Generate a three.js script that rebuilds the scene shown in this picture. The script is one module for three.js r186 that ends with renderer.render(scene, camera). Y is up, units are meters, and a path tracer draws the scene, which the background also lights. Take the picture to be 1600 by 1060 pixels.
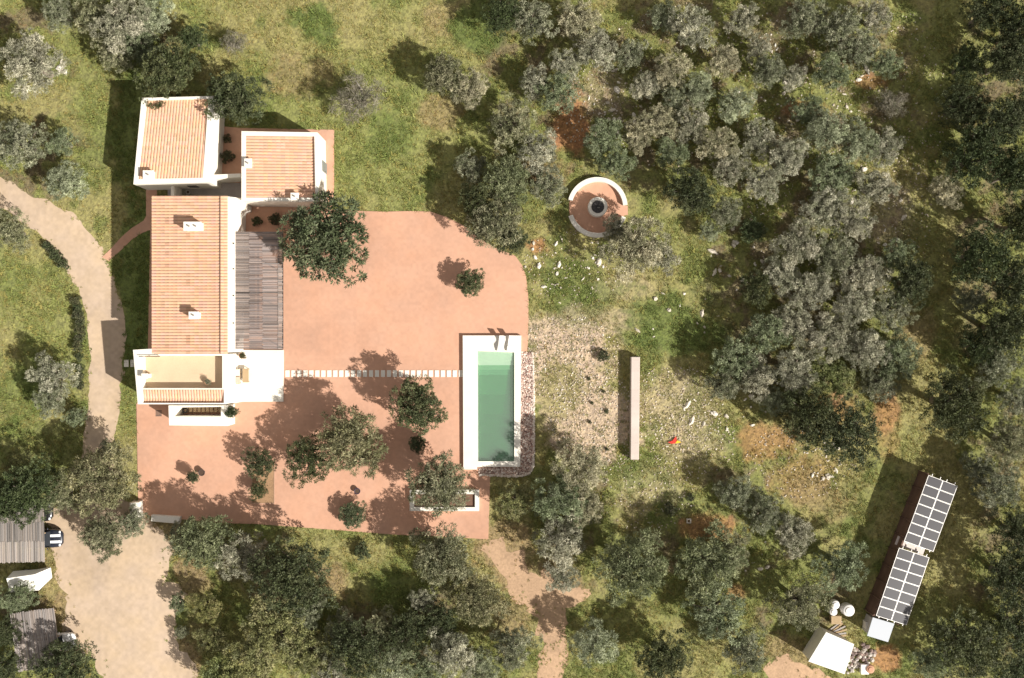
import * as THREE from 'three';
import { mergeGeometries } from 'three/addons/utils/BufferGeometryUtils.js';

// ---------------------------------------------------------------- camera, sky, sun, exposure
const CAM_H = 100, PPM = 16;                       // drone height in metres; ground pixels of the photograph per metre
const scene = new THREE.Scene();
const camera = new THREE.PerspectiveCamera(2 * Math.atan(33.125 / CAM_H) * 180 / Math.PI, 1600 / 1060, 1, 900);
camera.position.set(0, CAM_H, 0); camera.up.set(0, 0, -1); camera.lookAt(0, 0, 0);
const SUN = new THREE.Vector3(0.857, 0.752, 0.515).multiplyScalar(200);   // from the right and below, 37 degrees up
{
  const w = 64, h = 32, d = new Float32Array(w * h * 4);
  for (let j = 0; j < h; j++) {
    const el = Math.max(0, Math.sin(((j + 0.5) / h - 0.5) * Math.PI)), k = Math.pow(1 - el, 2.2);
    const c = [0.245 + 0.14 * k, 0.232 + 0.14 * k, 0.222 + 0.14 * k];
    for (let i = 0; i < w; i++) { const o = (j * w + i) * 4; d[o] = c[0]; d[o + 1] = c[1]; d[o + 2] = c[2]; d[o + 3] = 1; }
  }
  const t = new THREE.DataTexture(d, w, h, THREE.RGBAFormat, THREE.FloatType);
  t.mapping = THREE.EquirectangularReflectionMapping; t.magFilter = THREE.LinearFilter; t.needsUpdate = true;
  scene.background = t; scene.environment = t;
}
const sun = new THREE.DirectionalLight(new THREE.Color().setRGB(1, 0.95, 0.865), 4.35);
sun.position.copy(SUN); sun.castShadow = true; sun.shadow.radius = 1.2; sun.shadow.mapSize.set(4096, 4096);
Object.assign(sun.shadow.camera, { left: -75, right: 75, top: 75, bottom: -75, near: 10, far: 420 });
scene.add(sun); scene.add(sun.target);
const renderer = new THREE.WebGLRenderer({ antialias: true });
renderer.toneMapping = THREE.LinearToneMapping; renderer.toneMappingExposure = 1.73;
renderer.shadowMap.enabled = true;

// ---------------------------------------------------------------- helpers
let seed = 7;
const reseed = (s) => { seed = s >>> 0; };
const rnd = () => { seed = (seed + 0x6D2B79F5) >>> 0; let t = seed; t = Math.imul(t ^ (t >>> 15), t | 1); t ^= t + Math.imul(t ^ (t >>> 7), t | 61); return ((t ^ (t >>> 14)) >>> 0) / 4294967296; };
const rr = (a, b) => a + (b - a) * rnd();
const lerp = (a, b, t) => a + (b - a) * t;
const clamp = (x, a = 0, b = 1) => Math.min(b, Math.max(a, x));
const sstep = (a, b, x) => { const t = clamp((x - a) / (b - a)); return t * t * (3 - 2 * t); };
// plan survey: a point read off the photograph, at its real height above the ground
const S = (px, py, h = 0) => [(px - 800) / PPM * (CAM_H - h) / CAM_H, (py - 530) / PPM * (CAM_H - h) / CAM_H];
const V = (px, py, h = 0) => { const [x, z] = S(px, py, h); return new THREE.Vector3(x, h, z); };
const plan = (pts, h = 0) => pts.map(([x, y]) => S(x, y, h));

const hash = (x, y, s) => { let n = Math.imul(x, 374761393) ^ Math.imul(y, 668265263) ^ Math.imul(s, 2246822519); n = Math.imul(n ^ (n >>> 13), 1274126177); return ((n ^ (n >>> 16)) >>> 0) / 4294967296; };
function vnoise(x, y, s) {
  const i = Math.floor(x), j = Math.floor(y); let u = x - i, v = y - j; u = u * u * (3 - 2 * u); v = v * v * (3 - 2 * v);
  const a = hash(i, j, s), b = hash(i + 1, j, s), c = hash(i, j + 1, s), d = hash(i + 1, j + 1, s);
  return a + (b - a) * u + (c - a) * v + (a - b - c + d) * u * v;
}
function fbm(x, y, s, o = 4) { let t = 0, a = 0.5, n = 0; for (let k = 0; k < o; k++) { t += a * vnoise(x, y, s + k * 17); n += a; a *= 0.5; x = x * 2.03 + 11.3; y = y * 2.03 + 5.7; } return t / n; }

const toS = (c) => { c = clamp(c); return 255 * (c <= 0.0031308 ? 12.92 * c : 1.055 * Math.pow(c, 1 / 2.4) - 0.055); };
function texture(w, h, fn, color = true) {
  const d = new Uint8Array(w * h * 4);
  for (let j = 0; j < h; j++) for (let i = 0; i < w; i++) { const c = fn(i / w, j / h), o = (j * w + i) * 4; d[o] = color ? toS(c[0]) : 255 * clamp(c[0]); d[o + 1] = color ? toS(c[1]) : 255 * clamp(c[1]); d[o + 2] = color ? toS(c[2]) : 255 * clamp(c[2]); d[o + 3] = 255; }
  const t = new THREE.DataTexture(d, w, h); t.wrapS = t.wrapT = THREE.MirroredRepeatWrapping; t.magFilter = THREE.LinearFilter; t.minFilter = THREE.LinearMipmapLinearFilter; t.generateMipmaps = true;
  if (color) t.colorSpace = THREE.SRGBColorSpace; t.needsUpdate = true; return t;
}
// a mottled procedural material; size = metres that one texture covers
function mottled(rgb, { size = 8, amount = 0.15, fine = 0.12, s = 1, rough = 0.9, bump = 0.006, freq = 6, tint = [1, 1, 1], px = 512 } = {}) {
  const col = texture(px, px, (u, v) => {
    const a = fbm(u * freq, v * freq, s, 5) - 0.5, b = fbm(u * 90, v * 90, s + 50, 2) - 0.5, c = fbm(u * freq * 2.3 + 9, v * freq * 2.3, s + 90, 4) - 0.5;
    const k = 1 + a * amount * 2 + b * fine * 2; return [0, 1, 2].map((q) => rgb[q] * k * (1 + c * (tint[q] - 1) * 2));
  });
  const bmp = texture(256, 256, (u, v) => { const x = 0.6 * fbm(u * 60, v * 60, s + 3, 3) + 0.4 * fbm(u * 12, v * 12, s + 8, 3); return [x, x, x]; }, false);
  for (const t of [col, bmp]) t.repeat.set(1 / size, 1 / size);
  return new THREE.MeshStandardMaterial({ map: col, bumpMap: bmp, bumpScale: bump, roughness: rough });
}
const flat = (r, g, b, roughness = 0.8, extra = {}) => new THREE.MeshStandardMaterial({ color: new THREE.Color().setRGB(r, g, b), roughness, ...extra });

const used = new Map();
const numbered = (n) => { const k = used.get(n) ?? 0; used.set(n, k + 1); return k ? `${n}_${String(k).padStart(3, '0')}` : n; };
function tag(o, label, category, group, kind) { o.userData = { ...o.userData, label, category }; if (group) o.userData.group = group; if (kind) o.userData.kind = kind; return o; }
function thing(name, label, category, pos = [0, 0, 0], turn = 0, group) { const o = new THREE.Group(); o.name = numbered(name); o.position.set(...pos); o.rotation.y = turn; scene.add(o); return tag(o, label, category, group); }
function mesh(name, geo, mat, parent) { const m = new THREE.Mesh(geo, mat); m.name = parent ? name : numbered(name); m.castShadow = m.receiveShadow = true; (parent ?? scene).add(m); return m; }
function struct(name, geo, mat) { const m = mesh(name, geo, mat); m.userData.kind = 'structure'; return m; }
function shapeOf(pts, holes = []) { const f = (p) => p.map(([x, z]) => new THREE.Vector2(x, -z)); const s = new THREE.Shape(f(pts)); for (const h of holes) s.holes.push(new THREE.Path(f(h))); return s; }
function sheet(pts, y, holes) { const g = new THREE.ShapeGeometry(shapeOf(pts, holes)); g.rotateX(-Math.PI / 2); g.translate(0, y, 0); return g; }
function prism(pts, y0, y1, holes) { const g = new THREE.ExtrudeGeometry(shapeOf(pts, holes), { depth: y1 - y0, bevelEnabled: false }); g.rotateX(-Math.PI / 2); g.translate(0, y0, 0); return g; }
function chamfered(pts, y0, y1, b = 0.03) { const g = new THREE.ExtrudeGeometry(shapeOf(inset(pts, b)), { depth: y1 - y0 - 2 * b, bevelEnabled: true, bevelSize: b, bevelThickness: b, bevelSegments: 1 }); g.rotateX(-Math.PI / 2); g.translate(0, y0 + b, 0); return g; }
function inset(pts, d) {
  const n = pts.length; let area = 0; for (let i = 0; i < n; i++) { const a = pts[i], b = pts[(i + 1) % n]; area += a[0] * b[1] - b[0] * a[1]; }
  const sg = Math.sign(area);
  return pts.map((p, i) => {
    const a = pts[(i + n - 1) % n], b = pts[(i + 1) % n];
    const u = [p[0] - a[0], p[1] - a[1]], v = [b[0] - p[0], b[1] - p[1]], lu = Math.hypot(...u), lv = Math.hypot(...v);
    const n1 = [-u[1] / lu * sg, u[0] / lu * sg], n2 = [-v[1] / lv * sg, v[0] / lv * sg], k = 1 / Math.max(0.3, 1 + n1[0] * n2[0] + n1[1] * n2[1]);
    return [p[0] + (n1[0] + n2[0]) * d * k, p[1] + (n1[1] + n2[1]) * d * k];
  });
}
function box(w, h, d, x = 0, y = 0, z = 0, ry = 0) { const g = new THREE.BoxGeometry(w, h, d); if (ry) g.rotateY(ry); g.translate(x, y, z); return g; }
function slab(w, h, d, x, y, z, b = 0.02) { const q = [[-w / 2, -d / 2], [w / 2, -d / 2], [w / 2, d / 2], [-w / 2, d / 2]]; const g = chamfered(q, -h / 2, h / 2, Math.min(b, h / 3)); g.translate(x, y, z); return g; }
function bar(a, b, r0, r1 = r0, seg = 6) { const A = new THREE.Vector3(...a), B = new THREE.Vector3(...b), d = B.clone().sub(A), g = new THREE.CylinderGeometry(r1, r0, d.length(), seg); g.applyQuaternion(new THREE.Quaternion().setFromUnitVectors(new THREE.Vector3(0, 1, 0), d.normalize())); g.translate((A.x + B.x) / 2, (A.y + B.y) / 2, (A.z + B.z) / 2); return g; }
const merge = (list) => mergeGeometries(list.map((g) => { g = g.index ? g.toNonIndexed() : g; for (const k of Object.keys(g.attributes)) if (!['position', 'normal', 'uv'].includes(k)) g.deleteAttribute(k); return g; }));
const rect = (x0, y0, x1, y1) => [[x0, y0], [x1, y0], [x1, y1], [x0, y1]];
function tinted(g, r, gg, b) { const n = g.attributes.position.count, c = new Float32Array(n * 3); for (let i = 0; i < n; i++) { c[i * 3] = r; c[i * 3 + 1] = gg; c[i * 3 + 2] = b; } g.setAttribute('color', new THREE.BufferAttribute(c, 3)); return g; }
// roughen an outline so that earth and grass meet unevenly
function ragged(pts, step = 0.5, amp = 0.25, s = 1) {
  const out = []; const n = pts.length;
  for (let i = 0; i < n; i++) { const a = pts[i], b = pts[(i + 1) % n], l = Math.hypot(b[0] - a[0], b[1] - a[1]), m = Math.max(1, Math.round(l / step)); for (let k = 0; k < m; k++) { const t = k / m, x = lerp(a[0], b[0], t), z = lerp(a[1], b[1], t); out.push([x + (fbm(x * 0.9, z * 0.9, s, 3) - 0.5) * 2.2 * amp, z + (fbm(x * 0.9 + 40, z * 0.9, s + 5, 3) - 0.5) * 2.2 * amp]); } }
  return out;
}
function inside(pts, x, z) { let c = false; for (let i = 0, j = pts.length - 1; i < pts.length; j = i++) { const a = pts[i], b = pts[j]; if ((a[1] > z) !== (b[1] > z) && x < (b[0] - a[0]) * (z - a[1]) / (b[1] - a[1]) + a[0]) c = !c; } return c; }
function smoothLine(pts, n = 8) { return new THREE.CatmullRomCurve3(pts.map(([x, y]) => new THREE.Vector3(x, 0, y))).getPoints((pts.length - 1) * n).map((p) => [p.x, p.z]); }

// ---------------------------------------------------------------- ground
const PLAZA = plan([[440, 326], [600, 331], [640, 330], [673, 331], [700, 340], [727, 354], [755, 376], [775, 388], [805, 400], [816, 415], [822, 432], [826, 470], [825, 530], [812, 740], [766, 744], [763, 843], [700, 839], [620, 836], [520, 828], [440, 822], [400, 819], [355, 818], [300, 813], [240, 809], [216, 800], [213, 632], [230, 600], [235, 340], [440, 340]]);
const NORTH_PATCH = plan([[325, 195], [372, 200], [522, 203], [522, 290], [518, 340], [325, 345]]);
const SIDE_PATH = plan([[159, 402], [172, 390], [190, 370], [205, 357], [224, 345], [228, 338], [228, 292], [245, 292], [245, 356], [222, 364], [205, 375], [190, 390], [170, 408]]);
const DRIVE = plan([...smoothLine([[-30, 262], [0, 277], [40, 300], [85, 318], [115, 338], [138, 364], [157, 392], [172, 424], [186, 470], [194, 505], [193, 560], [190, 610], [183, 660], [177, 710], [180, 770]], 4), ...smoothLine([[122, 790], [125, 740], [130, 690], [136, 640], [138, 590], [140, 535], [134, 490], [121, 450], [108, 428], [88, 396], [60, 367], [30, 345], [0, 326], [-30, 305]], 4)]);
const YARD = plan(smoothLine([[78, 800], [125, 778], [205, 786], [242, 822], [268, 850], [262, 892], [284, 925], [272, 960], [282, 1000], [300, 1075], [168, 1075], [140, 1022], [106, 992], [100, 945], [92, 905], [80, 850], [70, 815], [78, 800]], 3).slice(0, -1));
const TRACK = plan([...smoothLine([[755, 843], [800, 850], [822, 885], [862, 900], [880, 915], [912, 916], [908, 945], [886, 962], [884, 1000], [878, 1075]], 3), ...smoothLine([[838, 1075], [848, 1030], [836, 985], [826, 950], [800, 930], [775, 890], [745, 862]], 3)]);
const TRACK2 = plan([[1190, 1075], [1200, 1030], [1238, 1018], [1262, 1040], [1310, 1060], [1320, 1075]]);
const cut = [PLAZA, NORTH_PATCH, SIDE_PATH, DRIVE, YARD, TRACK, TRACK2];

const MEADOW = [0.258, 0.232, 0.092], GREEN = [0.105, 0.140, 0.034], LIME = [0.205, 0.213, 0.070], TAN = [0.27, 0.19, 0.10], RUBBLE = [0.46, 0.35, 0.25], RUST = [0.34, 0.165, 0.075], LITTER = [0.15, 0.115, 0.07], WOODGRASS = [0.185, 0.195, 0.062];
const patches = [                                     // [x, y, rx, ry, colour, weight] soil and grass patches seen in the photograph
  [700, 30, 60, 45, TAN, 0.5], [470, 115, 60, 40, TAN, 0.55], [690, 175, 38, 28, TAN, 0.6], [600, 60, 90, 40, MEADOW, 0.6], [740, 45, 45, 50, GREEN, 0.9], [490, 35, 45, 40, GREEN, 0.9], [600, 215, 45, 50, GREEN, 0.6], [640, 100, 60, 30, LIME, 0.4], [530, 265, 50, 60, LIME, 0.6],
  [150, 130, 40, 90, LIME, 0.8], [145, 220, 30, 90, GREEN, 0.35], [210, 200, 40, 120, GREEN, 0.8], [215, 460, 40, 200, GREEN, 0.9], [205, 640, 25, 60, LIME, 0.7], [45, 470, 80, 90, LIME, 0.45], [30, 610, 50, 60, GREEN, 0.55], [60, 700, 90, 60, GREEN, 0.5],
  [890, 560, 90, 75, RUBBLE, 1], [930, 660, 75, 80, RUBBLE, 0.95], [1050, 630, 75, 65, RUBBLE, 0.42], [860, 510, 60, 30, RUBBLE, 0.8], [950, 500, 60, 26, RUBBLE, 0.5], [1080, 690, 60, 40, RUBBLE, 0.35], [1010, 760, 70, 50, RUBBLE, 0.28], [980, 450, 70, 26, RUBBLE, 0.3], [1310, 210, 60, 30, RUBBLE, 0.35], [1390, 340, 50, 60, RUBBLE, 0.35], [940, 150, 40, 40, RUBBLE, 0.35],
  [880, 600, 40, 50, MEADOW, 0.75], [1010, 740, 50, 40, GREEN, 0.5], [1050, 500, 90, 60, GREEN, 0.85], [1010, 560, 30, 60, GREEN, 0.5], [900, 460, 80, 60, GREEN, 0.55], [1110, 640, 60, 50, LIME, 0.4],
  [1210, 690, 60, 34, RUST, 0.6], [1265, 745, 60, 44, RUST, 0.36], [1115, 822, 50, 24, RUST, 0.7], [890, 195, 32, 60, RUST, 0.9], [838, 385, 26, 18, RUST, 0.8], [1385, 655, 26, 60, RUST, 0.7], [1300, 640, 40, 24, RUST, 0.5], [1255, 170, 45, 14, RUST, 0.6], [1362, 128, 32, 14, RUST, 0.6], [1145, 108, 20, 12, RUST, 0.7], [1150, 930, 24, 20, RUST, 0.6], [1385, 1030, 26, 22, RUST, 0.8], [845, 265, 50, 30, TAN, 0.6],
  [1330, 790, 70, 60, GREEN, 0.45], [1280, 770, 60, 40, TAN, 0.5], [1470, 880, 60, 100, MEADOW, 0.7], [1450, 980, 50, 60, LIME, 0.7], [1430, 560, 40, 60, MEADOW, 0.7], [1400, 700, 50, 40, LIME, 0.5], [1445, 380, 50, 80, LIME, 0.6], [1460, 120, 40, 90, LIME, 0.8], [1480, 40, 40, 50, LIME, 0.8], [1440, 520, 30, 50, TAN, 0.5],
  [980, 970, 80, 60, LIME, 0.7], [1080, 1000, 60, 50, MEADOW, 0.5], [560, 860, 60, 30, MEADOW, 0.8], [520, 905, 34, 34, TAN, 0.8], [610, 920, 40, 40, GREEN, 0.6], [330, 960, 50, 60, LIME, 0.6], [310, 1000, 40, 40, TAN, 0.5], [790, 860, 55, 60, TAN, 0.8], [85, 900, 30, 70, TAN, 0.5], [860, 905, 60, 50, TAN, 0.7], [800, 960, 40, 50, TAN, 0.6], [300, 900, 40, 40, TAN, 0.7], [295, 1030, 34, 40, TAN, 0.7], [255, 830, 40, 25, TAN, 0.7], [1225, 1020, 60, 40, TAN, 0.7], [100, 960, 26, 40, TAN, 0.7],
];
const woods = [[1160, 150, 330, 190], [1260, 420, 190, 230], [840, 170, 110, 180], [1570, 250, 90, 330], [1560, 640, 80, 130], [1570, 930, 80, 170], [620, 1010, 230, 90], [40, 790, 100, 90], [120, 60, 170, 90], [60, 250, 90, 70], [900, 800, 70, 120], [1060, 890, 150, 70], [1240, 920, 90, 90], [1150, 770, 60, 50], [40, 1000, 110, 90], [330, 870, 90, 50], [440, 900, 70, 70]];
function groundAt(X, Z, fineDetail = true) {
  const px = X * PPM + 800, py = Z * PPM + 530, big = fbm(X * 0.09, Z * 0.09, 3, 3), mid = fbm(X * 0.45, Z * 0.45, 21, 4);
  let t = sstep(0.42, 0.66, big * 0.6 + mid * 0.4);
  let c = [0, 1, 2].map((k) => lerp(MEADOW[k], LIME[k], t)); const t2 = sstep(0.52, 0.72, mid); for (let k = 0; k < 3; k++) c[k] = lerp(c[k], GREEN[k], t2 * 0.55);
  const wob = fbm(X * 0.35, Z * 0.35, 61, 5) - 0.5, wob2 = fbm(X * 1.4, Z * 1.4, 71, 4) - 0.5;
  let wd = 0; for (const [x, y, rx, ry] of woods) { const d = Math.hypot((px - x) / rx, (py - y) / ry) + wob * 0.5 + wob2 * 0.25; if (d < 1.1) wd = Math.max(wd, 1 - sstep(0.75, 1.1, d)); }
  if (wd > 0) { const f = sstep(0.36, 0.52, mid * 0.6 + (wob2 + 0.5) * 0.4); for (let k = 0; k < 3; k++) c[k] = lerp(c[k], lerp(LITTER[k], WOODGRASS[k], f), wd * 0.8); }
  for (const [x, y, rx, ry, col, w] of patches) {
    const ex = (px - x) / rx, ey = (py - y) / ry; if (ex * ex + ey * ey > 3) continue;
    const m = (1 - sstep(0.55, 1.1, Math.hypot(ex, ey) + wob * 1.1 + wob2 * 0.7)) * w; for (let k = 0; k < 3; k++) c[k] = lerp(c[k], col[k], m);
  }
  if (fineDetail) {
    const f = fbm(X * 5.2, Z * 5.2, 91, 3) - 0.5, g = vnoise(X * 14, Z * 14, 99) - 0.5, k = 1 + f * 0.95 + g * 0.4; c = [c[0] * k, c[1] * k, c[2] * k * (1 - f * 0.2)];
  }
  return c;
}
const GW = 112, GD = 75, BASIN = plan([[746.5, 549], [803.5, 551], [803.5, 721], [747, 721]], 0.4), POOL_PIT = inset(BASIN, -0.15);
{
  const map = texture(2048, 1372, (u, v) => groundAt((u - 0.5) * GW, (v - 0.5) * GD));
  const bmp = texture(512, 512, (u, v) => { const x = 0.6 * fbm(u * 64, v * 64, 5, 3) + 0.4 * fbm(u * 14, v * 14, 7, 3); return [x, x, x]; }, false);
  const uvs = 420; bmp.repeat.set(uvs / 9, uvs / 9);
  const g = sheet(rect(-uvs / 2, -uvs / 2, uvs / 2, uvs / 2), 0, [POOL_PIT]);
  const p = g.attributes.position, uv = new Float32Array(p.count * 2), uv1 = new Float32Array(p.count * 2);
  for (let i = 0; i < p.count; i++) { uv[i * 2] = p.getX(i) / GW + 0.5; uv[i * 2 + 1] = p.getZ(i) / GD + 0.5; uv1[i * 2] = p.getX(i) / uvs; uv1[i * 2 + 1] = p.getZ(i) / uvs; }
  g.setAttribute('uv', new THREE.BufferAttribute(uv, 2)); g.setAttribute('uv1', new THREE.BufferAttribute(uv1, 2)); bmp.channel = 1;
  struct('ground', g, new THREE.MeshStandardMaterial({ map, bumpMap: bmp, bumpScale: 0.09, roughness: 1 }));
}
const dirtMat = mottled([0.47, 0.358, 0.258], { size: 30, px: 1024, amount: 0.19, fine: 0.12, s: 12, freq: 8, bump: 0.02, rough: 1, tint: [0.98, 1, 1.08] });
const redDirtMat = mottled([0.45, 0.30, 0.19], { size: 12, amount: 0.25, fine: 0.18, s: 15, freq: 6, bump: 0.02, rough: 1 });
const cotto = mottled([0.525, 0.298, 0.202], { size: 26, px: 1024, amount: 0.15, fine: 0.08, s: 31, freq: 7, bump: 0.004, rough: 0.85, tint: [0.98, 1.02, 1.06] });
const plaster = mottled([0.78, 0.735, 0.655], { size: 5, amount: 0.07, fine: 0.04, s: 41, freq: 5, bump: 0.006 });
const creamStone = mottled([0.76, 0.715, 0.64], { size: 6, amount: 0.09, fine: 0.05, s: 45, freq: 7, bump: 0.003, rough: 0.75 });
const terraceMat = mottled([0.58, 0.43, 0.29], { size: 6, amount: 0.08, fine: 0.05, s: 47, freq: 6, bump: 0.003 });
const greyStone = mottled([0.36, 0.325, 0.31], { size: 5, amount: 0.15, fine: 0.1, s: 51, bump: 0.004 });
struct('drive', sheet(ragged(DRIVE, 0.35, 0.4, 3), 0.008), dirtMat);
struct('parking_yard', sheet(ragged(YARD, 0.35, 0.9, 5), 0.014), dirtMat);
struct('dirt_track', sheet(ragged(TRACK, 0.35, 1.0, 7), 0.010), redDirtMat);
struct('dirt_track', sheet(ragged(TRACK2, 0.35, 0.9, 9), 0.012), redDirtMat);
struct('plaza_paving', prism(PLAZA, -0.05, 0.05, [POOL_PIT]), cotto);
struct('courtyard_paving', prism(NORTH_PATCH, -0.05, 0.044), cotto);
struct('garden_path', prism(SIDE_PATH, -0.05, 0.036), cotto);
struct('alley_paving', prism(plan(rect(262, 286, 380, 322)), -0.05, 0.06), greyStone);

// ---------------------------------------------------------------- roof tiles
function tileRow(L, w, variant) {
  reseed(500 + variant * 31 + Math.round(L * 100)); const n = Math.max(2, Math.round(L / 0.40)), step = L / n, seg = 6, pos = [], nor = [], col = [], r = w * 0.485;
  for (let k = 0; k < n; k++) {
    const x0 = k * step, x1 = x0 + step * 1.12, q = rr(0.92, 1.08), old = rnd() < 0.02 ? 0.85 : 1, c = [0.64 * q * old, 0.395 * q * old * rr(0.95, 1.04), 0.27 * q * old * rr(0.88, 1.08)], dy = rr(-0.006, 0.006), ring = (x, rad, y) => Array.from({ length: seg + 1 }, (_, i) => { const a = Math.PI * i / seg; return [[x, y + Math.sin(a) * rad * 0.5, Math.cos(a) * rad], [0, Math.sin(a) / Math.hypot(Math.sin(a), Math.cos(a) * 0.5), Math.cos(a) * 0.5 / Math.hypot(Math.sin(a), Math.cos(a) * 0.5)]]; });
    const A = ring(x0, r * 0.9, 0.024 + dy), B = ring(x1, r * 1.06, 0.0 + dy);
    for (let i = 0; i < seg; i++) for (const [p, m] of [A[i], B[i], A[i + 1], A[i + 1], B[i], B[i + 1]]) { pos.push(...p); nor.push(...m); col.push(...c); }
  }
  const g = new THREE.BufferGeometry(); g.setAttribute('position', new THREE.Float32BufferAttribute(pos, 3)); g.setAttribute('normal', new THREE.Float32BufferAttribute(nor, 3)); g.setAttribute('color', new THREE.Float32BufferAttribute(col, 3)); return g;
}
const tileMat = new THREE.MeshStandardMaterial({ vertexColors: true, roughness: 0.92 });
const panMat = mottled([0.55, 0.34, 0.21], { size: 3, amount: 0.2, fine: 0.15, s: 61, bump: 0.01 });
// rows run from edge a0-a1 (upper ends) to edge b0-b1 (lower ends)
function tiledRoof(parent, a0, a1, b0, b1, pitch = 0.285) {
  const w = a0.distanceTo(a1), n = Math.round(w / pitch), L0 = a0.distanceTo(b0), kinds = [0, 1, 2, 3, 4, 5, 6, 7].map((k) => tileRow(L0, w / n, k));
  const base = new THREE.BufferGeometry(), P = [a0, a1, b1, b0], up = a1.clone().sub(a0).cross(b0.clone().sub(a0)); const flip = up.y < 0; up.normalize().multiplyScalar(flip ? -1 : 1);
  const pan = mesh('roof', base, panMat, parent), order = flip ? [0, 1, 2, 0, 2, 3] : [0, 2, 1, 0, 3, 2];
  base.setAttribute('position', new THREE.Float32BufferAttribute(order.flatMap((i) => P[i].clone().addScaledVector(up, 0.004).toArray()), 3)); base.setAttribute('uv', new THREE.Float32BufferAttribute(order.flatMap((i) => [P[i].x, P[i].z]), 2)); base.computeVertexNormals();
  reseed(900 + n);
  for (let i = 0; i < n; i++) {
    const t = (i + 0.5) / n, p = a0.clone().lerp(a1, t), q = b0.clone().lerp(b1, t), d = q.clone().sub(p), L = d.length(); d.divideScalar(L);
    const side = d.clone().cross(up).normalize(), u = side.clone().cross(d).normalize(), m = mesh('tile_row', kinds[Math.floor(rnd() * 8)], tileMat, pan);
    m.applyMatrix4(new THREE.Matrix4().makeBasis(d, u, side).setPosition(p.addScaledVector(u, 0.008))); m.scale.x = L / L0;
  }
  return pan;
}
function chimney(parent, px, py, wpx, dpx, y0, y1, vents = 2, mat = plaster) {
  const [x, z] = S(px, py, y1), w = wpx / PPM, d = dpx / PPM, c = mesh('chimney', merge([slab(w, y1 - y0 - 0.1, d, x, (y0 + y1 - 0.1) / 2, z, 0.02), slab(w + 0.14, 0.1, d + 0.14, x, y1 - 0.05, z, 0.02)]), mat, parent);
  for (let k = 0; k < vents; k++) mesh('flue', new THREE.CylinderGeometry(0.07, 0.08, 0.2, 10).translate(x + (k - (vents - 1) / 2) * w * 0.4, y1 + 0.1, z), flat(0.25, 0.22, 0.2), c);
  return c;
}
const windowMat = flat(0.03, 0.035, 0.04, 0.15), shutterMat = flat(0.20, 0.22, 0.20, 0.6), ironMat = flat(0.03, 0.03, 0.032, 0.5, { metalness: 0.6 }), woodMat = mottled([0.40, 0.29, 0.17], { size: 2, amount: 0.2, fine: 0.2, s: 66, bump: 0.003 });

// building 1: long main house
{
  const o = thing('main_house', 'long house with terracotta tiled roof and two white chimneys beside the reed pergola', 'house');
  const eW = 5.0, rid = 5.45, eE = 5.3, q = [[238, 306], [355, 306], [355, 553], [238, 553]];
  const W = [S(241, 308, eW), S(357, 308, eE), S(357, 551, eE), S(241, 551, eW)];
  mesh('wall', prism(W, 0, 4.86), plaster, o);
  // gable infill under the tiles
  const [xw] = S(241, 400, eW), [xr] = S(344, 400, rid), [xe] = S(357, 400, eE), z0 = W[0][1], z1 = W[2][1];
  const sh = new THREE.Shape([new THREE.Vector2(xw, 4.86), new THREE.Vector2(xe, 4.86), new THREE.Vector2(xe, eE - 0.03), new THREE.Vector2(xr, rid - 0.03), new THREE.Vector2(xw, eW - 0.03)]);
  mesh('gable', new THREE.ExtrudeGeometry(sh, { depth: z1 - z0, bevelEnabled: false }).translate(0, 0, z0), plaster, o);
  const roof = tiledRoof(o, V(344, 306, rid), V(344, 553, rid), V(238, 306, eW), V(238, 553, eW)); 
  const roof2 = tiledRoof(o, V(344.5, 306, rid), V(344.5, 553, rid), V(355, 306, eE), V(355, 553, eE)); 
  const a = V(343.6, 307, rid), b = V(343.6, 552, rid);
  mesh('ridge_gutter', bar([a.x, rid + 0.05, a.z], [b.x, rid + 0.05, b.z], 0.07), flat(0.16, 0.09, 0.06), roof2);
  chimney(o, 300, 353.5, 24, 11, 4.9, 6.35, 2); chimney(o, 302, 493, 12.5, 9, 4.9, 6.3, 1);
  for (const y of [380, 420, 462, 505]) { const [x, z] = S(356.5, y, 4.2); const l = mesh('wall_lamp', slab(0.12, 0.22, 0.1, xe + 0.06, 3.9, z, 0.02), ironMat, o); }
  for (const [y, w] of [[388, 1.4], [430, 1.8], [470, 1.4], [515, 1.2]]) { const [, z] = S(357, y, 1); const d = mesh('door', slab(0.08, 2.2, w, xe + 0.035, 1.15, z, 0.02), shutterMat, o); mesh('handle', slab(0.05, 0.12, 0.04, xe + 0.1, 1.1, z + w * 0.4, 0.01), ironMat, d); }
  for (const y of [340, 400, 460, 520]) { const [, z] = S(241, y, 2); const w = mesh('window', slab(0.06, 1.3, 0.9, xw - 0.02, 1.8, z, 0.02), windowMat, o); mesh('sill', slab(0.18, 0.06, 1.1, xw - 0.07, 1.1, z, 0.02), creamStone, w); }
  mesh('corner_wall', prism(plan([[355, 307], [379, 310], [379, 325], [370, 327], [369, 361], [360, 361]], 3.4), 0, 3.4), plaster, o);
}
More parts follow.
